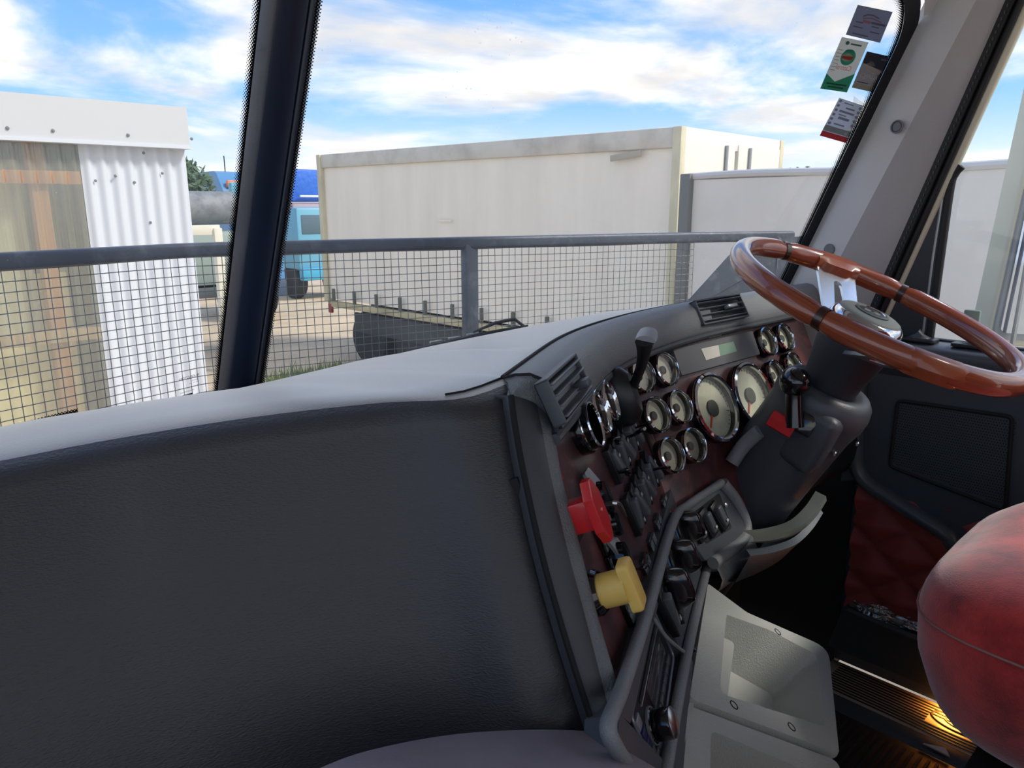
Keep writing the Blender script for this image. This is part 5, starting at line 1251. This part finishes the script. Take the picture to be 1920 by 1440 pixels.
# white van, fence and pile between shed and trucks
YV = 22.0
xa3, z3 = sx(355, 352, YV); xb3 = sx(425, 352, YV)[0]
vn = thing('white_van', 'white van roof behind the shed corner', 'van', Vector(((xa3+xb3)/2, YV+1, 0)))
part('van_body', bx(((xa3+xb3)/2, YV+1, z3/2+.2), (xb3-xa3, 2, z3-.4), None, .15), white, vn); part('van_window', bx(((xa3+xb3)/2, YV-.01, z3-.85), ((xb3-xa3)*.85, .05, .5), None, .03), glassd, vn)
part('van_stripe', bx((xb3-.35, YV-.02, z3-.15), (.5, .05, .12), None, .02), mat('van_orange', (196, 120, 96), .5), vn)
for s_ in (-1, 1): wheel(frame(Vector(((xa3+xb3)/2+s_*(xb3-xa3)*.4, YV+.5, 0)), Vector((0, 1, 0)), Vector((-1, 0, 0)), Vector((0, 0, 1))), 0, 0, .4, .22, vn)
YP = 14.0
xa4, z4 = sx(362, 360, YP); xb4 = sx(424, 372, YP)[0]
pl = thing('tank_trailer', 'grey cylindrical tank on a frame beside the shed corner', 'tank', Vector(((xa4+xb4)/2, YP, 0)))
bm = nb(); tube(bm, [Vector((xa4-.8, YP, z4-.30)), Vector((xa4-.7, YP, z4-.28)), Vector((xb4+.1, YP, z4-.28)), Vector((xb4+.2, YP, z4-.30))], [.15, .30, .30, .15], 18); part('tank', bm, mat('tank_grey', (138, 142, 146), .6, var=(6, (100, 106, 112), .4, .7)), pl)
part('tank_box', bx(((xa4+xb4)/2-.2, YP, 1.75), (xb4-xa4+.6, .9, .95), None, .05), mat('box_green', (150, 166, 162), .6), pl)
part('tank_frame', bx(((xa4+xb4)/2-.2, YP, 1.15), (xb4-xa4+.6, 1.0, .18), None, .02), mat('frame_dark', (90, 98, 102), .6), pl)
for f in (.1, .9): part('frame_leg', bx((xa4-.3+(xb4-xa4+.3)*f, YP, .54), (.12, .12, 1.08), None, .01), MATS['frame_dark'], pl)
YF = 12.0
xa5, z5 = sx(366, 432, YF); xb5 = sx(412, 432, YF)[0]
fn = thing('white_rail_fence', 'low white rail fence end beside the shed', 'fence', Vector(((xa5+xb5)/2, YF, 0)))
part('fence_rail', bx(((xa5+xb5)/2-.2, YF, z5), (xb5-xa5+.4, .05, .16), None, .01), mat('fence_cream', (226, 224, 208), .6), fn)
for x_ in (xa5-.3, xb5-.05): part('fence_post', bx((x_, YF, z5/2), (.13, .13, z5+.06), None, .01), MATS['fence_cream'], fn)

# ---- trees
leafm = mat('leaf_green', (74, 98, 72), .7, var=(2, (100, 122, 92), .4, .7)); barkm = mat('bark', (92, 82, 70), .9)
def tree(name, label, base, ht, rx, rz, n, lean=0):
    t_ = thing(name, label, 'tree', base)
    bm = nb(); tube(bm, [base+Vector((0, 0, -.02)), base+Vector((.1, 0, ht*.45)), base+Vector((-.1, .1, ht*.8))], [.16, .11, .04], 8)
    for k in range(6):
        a = k*1.05; s = base+Vector((.05, 0, ht*(.4+.06*k))); tube(bm, [s, s+Vector((math.cos(a)*rx*.7, math.sin(a)*rx*.7, ht*.18))], [.05, .012], 6)
    part('trunk', bm, barkm, t_)
    bm = nb(); ctr = base+Vector((0, 0, ht-rz))
    for k in range(n):
        while True:
            q = Vector((random.uniform(-1, 1), random.uniform(-1, 1), random.uniform(-1, 1)))
            if .25 < q.length < 1 and math.sin(q.x*6)*math.sin(q.y*5+1)*math.sin(q.z*7) > -.35: break
        c_ = ctr+Vector((q.x*rx, q.y*rx, q.z*rz)); s = random.uniform(.05, .11); u = Vector((random.gauss(0, 1), random.gauss(0, 1), random.gauss(0, .6))).normalized(); v = u.orthogonal().normalized()
        vs = [bm.verts.new(c_+u*s*a+v*s*b) for a, b in ((-1, 0), (0, .5), (1, 0), (0, -.5))]; bm.faces.new(vs)
    l = part('foliage', bm, leafm, t_, smooth=0); l['kind'] = 'stuff'
xt, zt_ = sx(362, 330, 16)
tree('tree', 'dark green tree showing above the shed corner', Vector((xt-.35, 16, 0)), sx(370, 292, 16)[1], .75, .85, 2600)
p = onX(1500, 312, 26); tree('tree', 'distant tree just topping the grey trailer', Vector((p.x, p.y, 0)), p.z, 2.2, 1.6, 2200)
# grass tufts by the truck wheels
bm = nb(); grm = mat('grass', (120, 140, 84), .8)
for k in range(900):
    x_ = random.uniform(5.0, 6.6); y_ = random.gauss(10.4, .3); h_ = random.uniform(.08, .28); a = random.uniform(0, 6.28); w_ = .012
    vs = [bm.verts.new(q) for q in (Vector((x_-w_*math.cos(a), y_-w_*math.sin(a), 0)), Vector((x_+w_*math.cos(a), y_+w_*math.sin(a), 0)), Vector((x_+random.gauss(0, .05), y_+random.gauss(0, .05), h_)))]; bm.faces.new(vs)
gr_ = finish('grass', bm, grm, smooth=0); tag(gr_, 'weedy green grass growing beside the parked trailer', 'grass', kind='stuff')

# ================================================================== DOOR MIRROR outside the driver window
mr = thing('door_mirror', 'tall white door mirror outside the driver window', 'mirror', V(1.98, .36, -.40))
mo_ = frame(V(2.06, .36, .02), Vector((math.cos(R_(-32)), math.sin(R_(-32)), 0)), Vector((0, 0, 1)), Vector((math.sin(R_(-32)), -math.cos(R_(-32)), 0))) @ RZ(-5)
part('mirror_shell', pz(rpoly([(-.14, -.34), (.15, -.34), (.15, .46), (-.14, .46)], .04, 6), -.05, .0, mo_, .01), mat('mirror_white', (232, 230, 206), .4), mr)
part('mirror_rim', pz(rpoly([(-.132, -.325), (.14, -.325), (.14, .445), (-.132, .445)], .03, 6), -.001, .006, mo_, .002), mat('mirror_rim', (150, 160, 172), .4), mr)
part('mirror_glass', pz(rpoly([(-.122, -.31), (.13, -.31), (.13, .43), (-.122, .43)], .025, 6), .004, .008, mo_), mat('mirror_silver', (190, 202, 222), .05, 1.0), mr)
for k in range(2):
    bm = nb(); tube(bm, [V(1.93+.012*k, .405, -.40), V(1.955+.012*k, .402, .10), V(1.98+.012*k, .40, .50)], .004, 8); part('mirror_rod', bm, silverp, mr)
bm = nb(); tube(bm, [V(1.98, .42, -.34), V(1.85, .45, -.42), V(1.70, .46, -.45)], .014, 10); tube(bm, [V(1.98, .42, .38), V(1.85, .45, .46), V(1.72, .40, .50)], .014, 10); part('mirror_arm', bm, blackp, mr)
part('window_latch', bx((1.74, .44, H-.235), (.012, .03, .05), None, .003), mat('latch_green', (110, 130, 116), .4), mr)

# ================================================================== STICKERS on the driver pane
def sticker(name, label, quad, m, corner=.0):
    P_ = [pick_pane(*q, 1) for q in quad]; c_ = sum(P_, Vector())/4
    F = print_frame(c_, 1, .0006); iv = F.inverted(); q2 = [(iv @ p).xy for p in P_]
    t_ = thing(name, label, 'sticker', F.translation); part('backing', pz(rpoly(q2, corner, 4) if corner else q2, 0, .0008, F), m, t_, smooth=0)
    def uv(a, b):                                     # a across, b down the sticker, 0..1
        tl, tr_, br, bl_ = q2; return (tl.lerp(tr_, a)).lerp(bl_.lerp(br, a), b)
    def patch(nm, pts, m_, z=.0012, r=0): ps = [uv(*p) for p in pts]; return part(nm, pz(rpoly(ps, r, 4) if r else ps, .0006, z, F), m_, t_, smooth=0)
    def words(nm, s, a, b, size, m_, rot=0):
        ctr = uv(a, b); d_ = uv(a+.1, b)-ctr; ang = math.degrees(math.atan2(d_.y, d_.x)); return part(nm, text_bm(s, size, F @ T(ctr.x, ctr.y, .0014) @ RZ(ang), mirror=True), m_, t_, smooth=0)
    return t_, patch, words, uv
def backlit(m, f=.55):
    t = m.node_tree; b = t.nodes['Principled BSDF']; o = [n for n in t.nodes if n.type == 'OUTPUT_MATERIAL'][0]
    if any(n.type == 'BSDF_TRANSLUCENT' for n in t.nodes): return m
    tl = N(t, 'ShaderNodeBsdfTranslucent'); bc = b.inputs['Base Color'].default_value; tl.inputs[0].default_value = (bc[0]**.45, bc[1]**.45, bc[2]**.45, 1); mx_ = N(t, 'ShaderNodeMixShader'); mx_.inputs[0].default_value = f
    t.links.new(b.outputs[0], mx_.inputs[1]); t.links.new(tl.outputs[0], mx_.inputs[2]); t.links.new(mx_.outputs[0], o.inputs[0]); return m
def bar(patch, a0, a1, b, m_, h_=.025, nm='text_line'): patch(nm, [(a0, b), (a1, b), (a1, b+h_), (a0, b+h_)], m_)
st_p = mat('sticker_mauve', (104, 108, 126), .6); st_d = mat('ink_navy', (66, 68, 96), .6); st_r = mat('ink_maroon', (124, 78, 98), .6)
t_, patch, words, uv = sticker('windscreen_sticker', 'mauve-grey service sticker, topmost of the four on the windscreen', [(1608, 9), (1672, 22), (1649, 80), (1586, 65)], st_p)
patch('car_outline', [(.24, .30), (.34, .22), (.52, .20), (.72, .27), (.70, .30), (.5, .24), (.36, .26), (.28, .33)], st_d); patch('car_stripe', [(.26, .36), (.50, .30), (.80, .36), (.80, .40), (.5, .335), (.28, .40)], st_r)
bar(patch, .30, .52, .42, st_r, .08, 'name_block'); bar(patch, .54, .95, .42, st_d, .07, 'name_block')
for a0, a1, b in ((.12, .32, .50), (.60, .80, .55), (.10, .36, .66), (.60, .88, .72), (.16, .60, .88)): bar(patch, a0, a1, b, st_d, .035)
st_g = mat('sticker_grey', (196, 196, 186), .6); st_green = mat('sticker_green', (52, 160, 124), .55); st_red = mat('sticker_red', (222, 64, 66), .5); st_ink = mat('ink_green', (38, 84, 74), .6)
t_, patch, words, uv = sticker('windscreen_sticker', 'green and grey oil-change sticker with a red stripe in a round logo', [(1578, 69), (1627, 79), (1587, 173), (1538, 166)], st_g)
patch('green_base', [(0, .70), (.40, .83), (1, .62), (1, 1), (0, 1)], st_green)
circ_ = lambda ca, cb, ra, rb, a0, a1, n=18: [(ca+ra*math.cos(R_(a0+(a1-a0)*k/n)), cb+rb*math.sin(R_(a0+(a1-a0)*k/n))) for k in range(n+1)]
patch('logo_disc', circ_(.50, .34, .26, .155, 0, 342, 18), st_green); patch('logo_field', circ_(.47, .345, .20, .08, 0, 342, 18), st_g, .0015); patch('logo_stripe', [(.28, .33), (.68, .31), (.66, .36), (.60, .385), (.28, .375)], st_red, .0018); patch('logo_cap', circ_(.46, .24, .16, .05, 180, 360, 8), st_green, .0018)
words('brand_words', 'Castrol', .50, .545, .0125, st_red); patch('small_mark', circ_(.27, .085, .07, .035, 0, 342, 12), st_ink); bar(patch, .40, .80, .075, st_ink, .03, 'name_block')
for k in range(7): bar(patch, .05, .22, .22+.065*k, mat('ink_grey', (150, 150, 144), .6), .012, 'ruled_line')
bar(patch, .12, .88, .86, st_ink, .03); bar(patch, .22, .80, .92, st_ink, .03)
st_n = mat('sticker_navy', (60, 64, 84), .5); st_b = mat('sticker_taupe', (120, 112, 110), .5); st_w = mat('ink_pale', (206, 202, 194), .6)
t_, patch, words, uv = sticker('windscreen_sticker', 'navy and taupe truck parts sticker beside the green oil sticker', [(1625, 96), (1665, 105), (1637, 173), (1597, 164)], st_b)
patch('navy_top', [(0, 0), (1, 0), (1, .40), (.5, .36), (0, .30)], st_n); patch('cream_foot', [(0, .86), (1, .86), (1, 1), (0, 1)], mat('foot_cream', (200, 196, 176), .6))
patch('truck_picture', [(.10, .34), (.30, .26), (.55, .36), (.95, .44), (.90, .52), (.6, .52), (.25, .42)], st_w); patch('truck_roof', [(.25, .22), (.42, .22), (.60, .33), (.36, .32)], st_w)
words('brand_words', 'ALLIANCE', .50, .62, .0098, st_w); words('brand_words', 'TRUCK PARTS', .50, .70, .0060, st_w); bar(patch, .10, .60, .80, st_n, .02); bar(patch, .72, .95, .10, st_w, .04, 'small_badge')
st_l = mat('label_blue_grey', (178, 184, 196), .6); st_i = mat('ink_slate', (120, 124, 146), .6)
t_, patch, words, uv = sticker('windscreen_sticker', 'punched licence label with a red strip, lowest of the windscreen stickers', [(1573, 183), (1618, 198), (1586, 268), (1537, 254)], st_l)
patch('red_strip', [(0, .86), (1, .86), (1, 1), (0, 1)], st_red); patch('green_band', [(0, .70), (1, .70), (1, .84), (0, .84)], mat('band_green', (150, 160, 150), .6))
for k in range(6): patch('punch_dot', circ_(.09, .06+.115*k, .055, .035, 0, 342, 10), st_i)
for k in range(5): patch('punch_dot', circ_(.92, .09+.115*k, .055, .035, 0, 342, 10), st_i)
patch('punched_hole', circ_(.90, .655, .07, .045, 0, 342, 12), white); patch('punched_hole', circ_(.84, .78, .07, .045, 0, 342, 12), white)
for a0, a1, b, h_ in ((.25, .62, .06, .025), (.40, .75, .16, .04), (.22, .80, .26, .05), (.25, .55, .36, .025), (.30, .72, .42, .06), (.25, .65, .60, .035)): bar(patch, a0, a1, b, st_i, h_)
t_, patch, words, uv = sticker('label_sleeve', 'clear plastic label sleeve beside the licence label', [(1600, 180), (1640, 210), (1604, 268), (1590, 262)], glass_mat('sleeve_film', .25, tint=(.97, .97, .93)))

for n_ in ('sticker_mauve', 'sticker_grey', 'sticker_green', 'sticker_red', 'sticker_navy', 'sticker_taupe', 'ink_pale', 'foot_cream', 'label_blue_grey', 'band_green'): backlit(MATS[n_], .7)
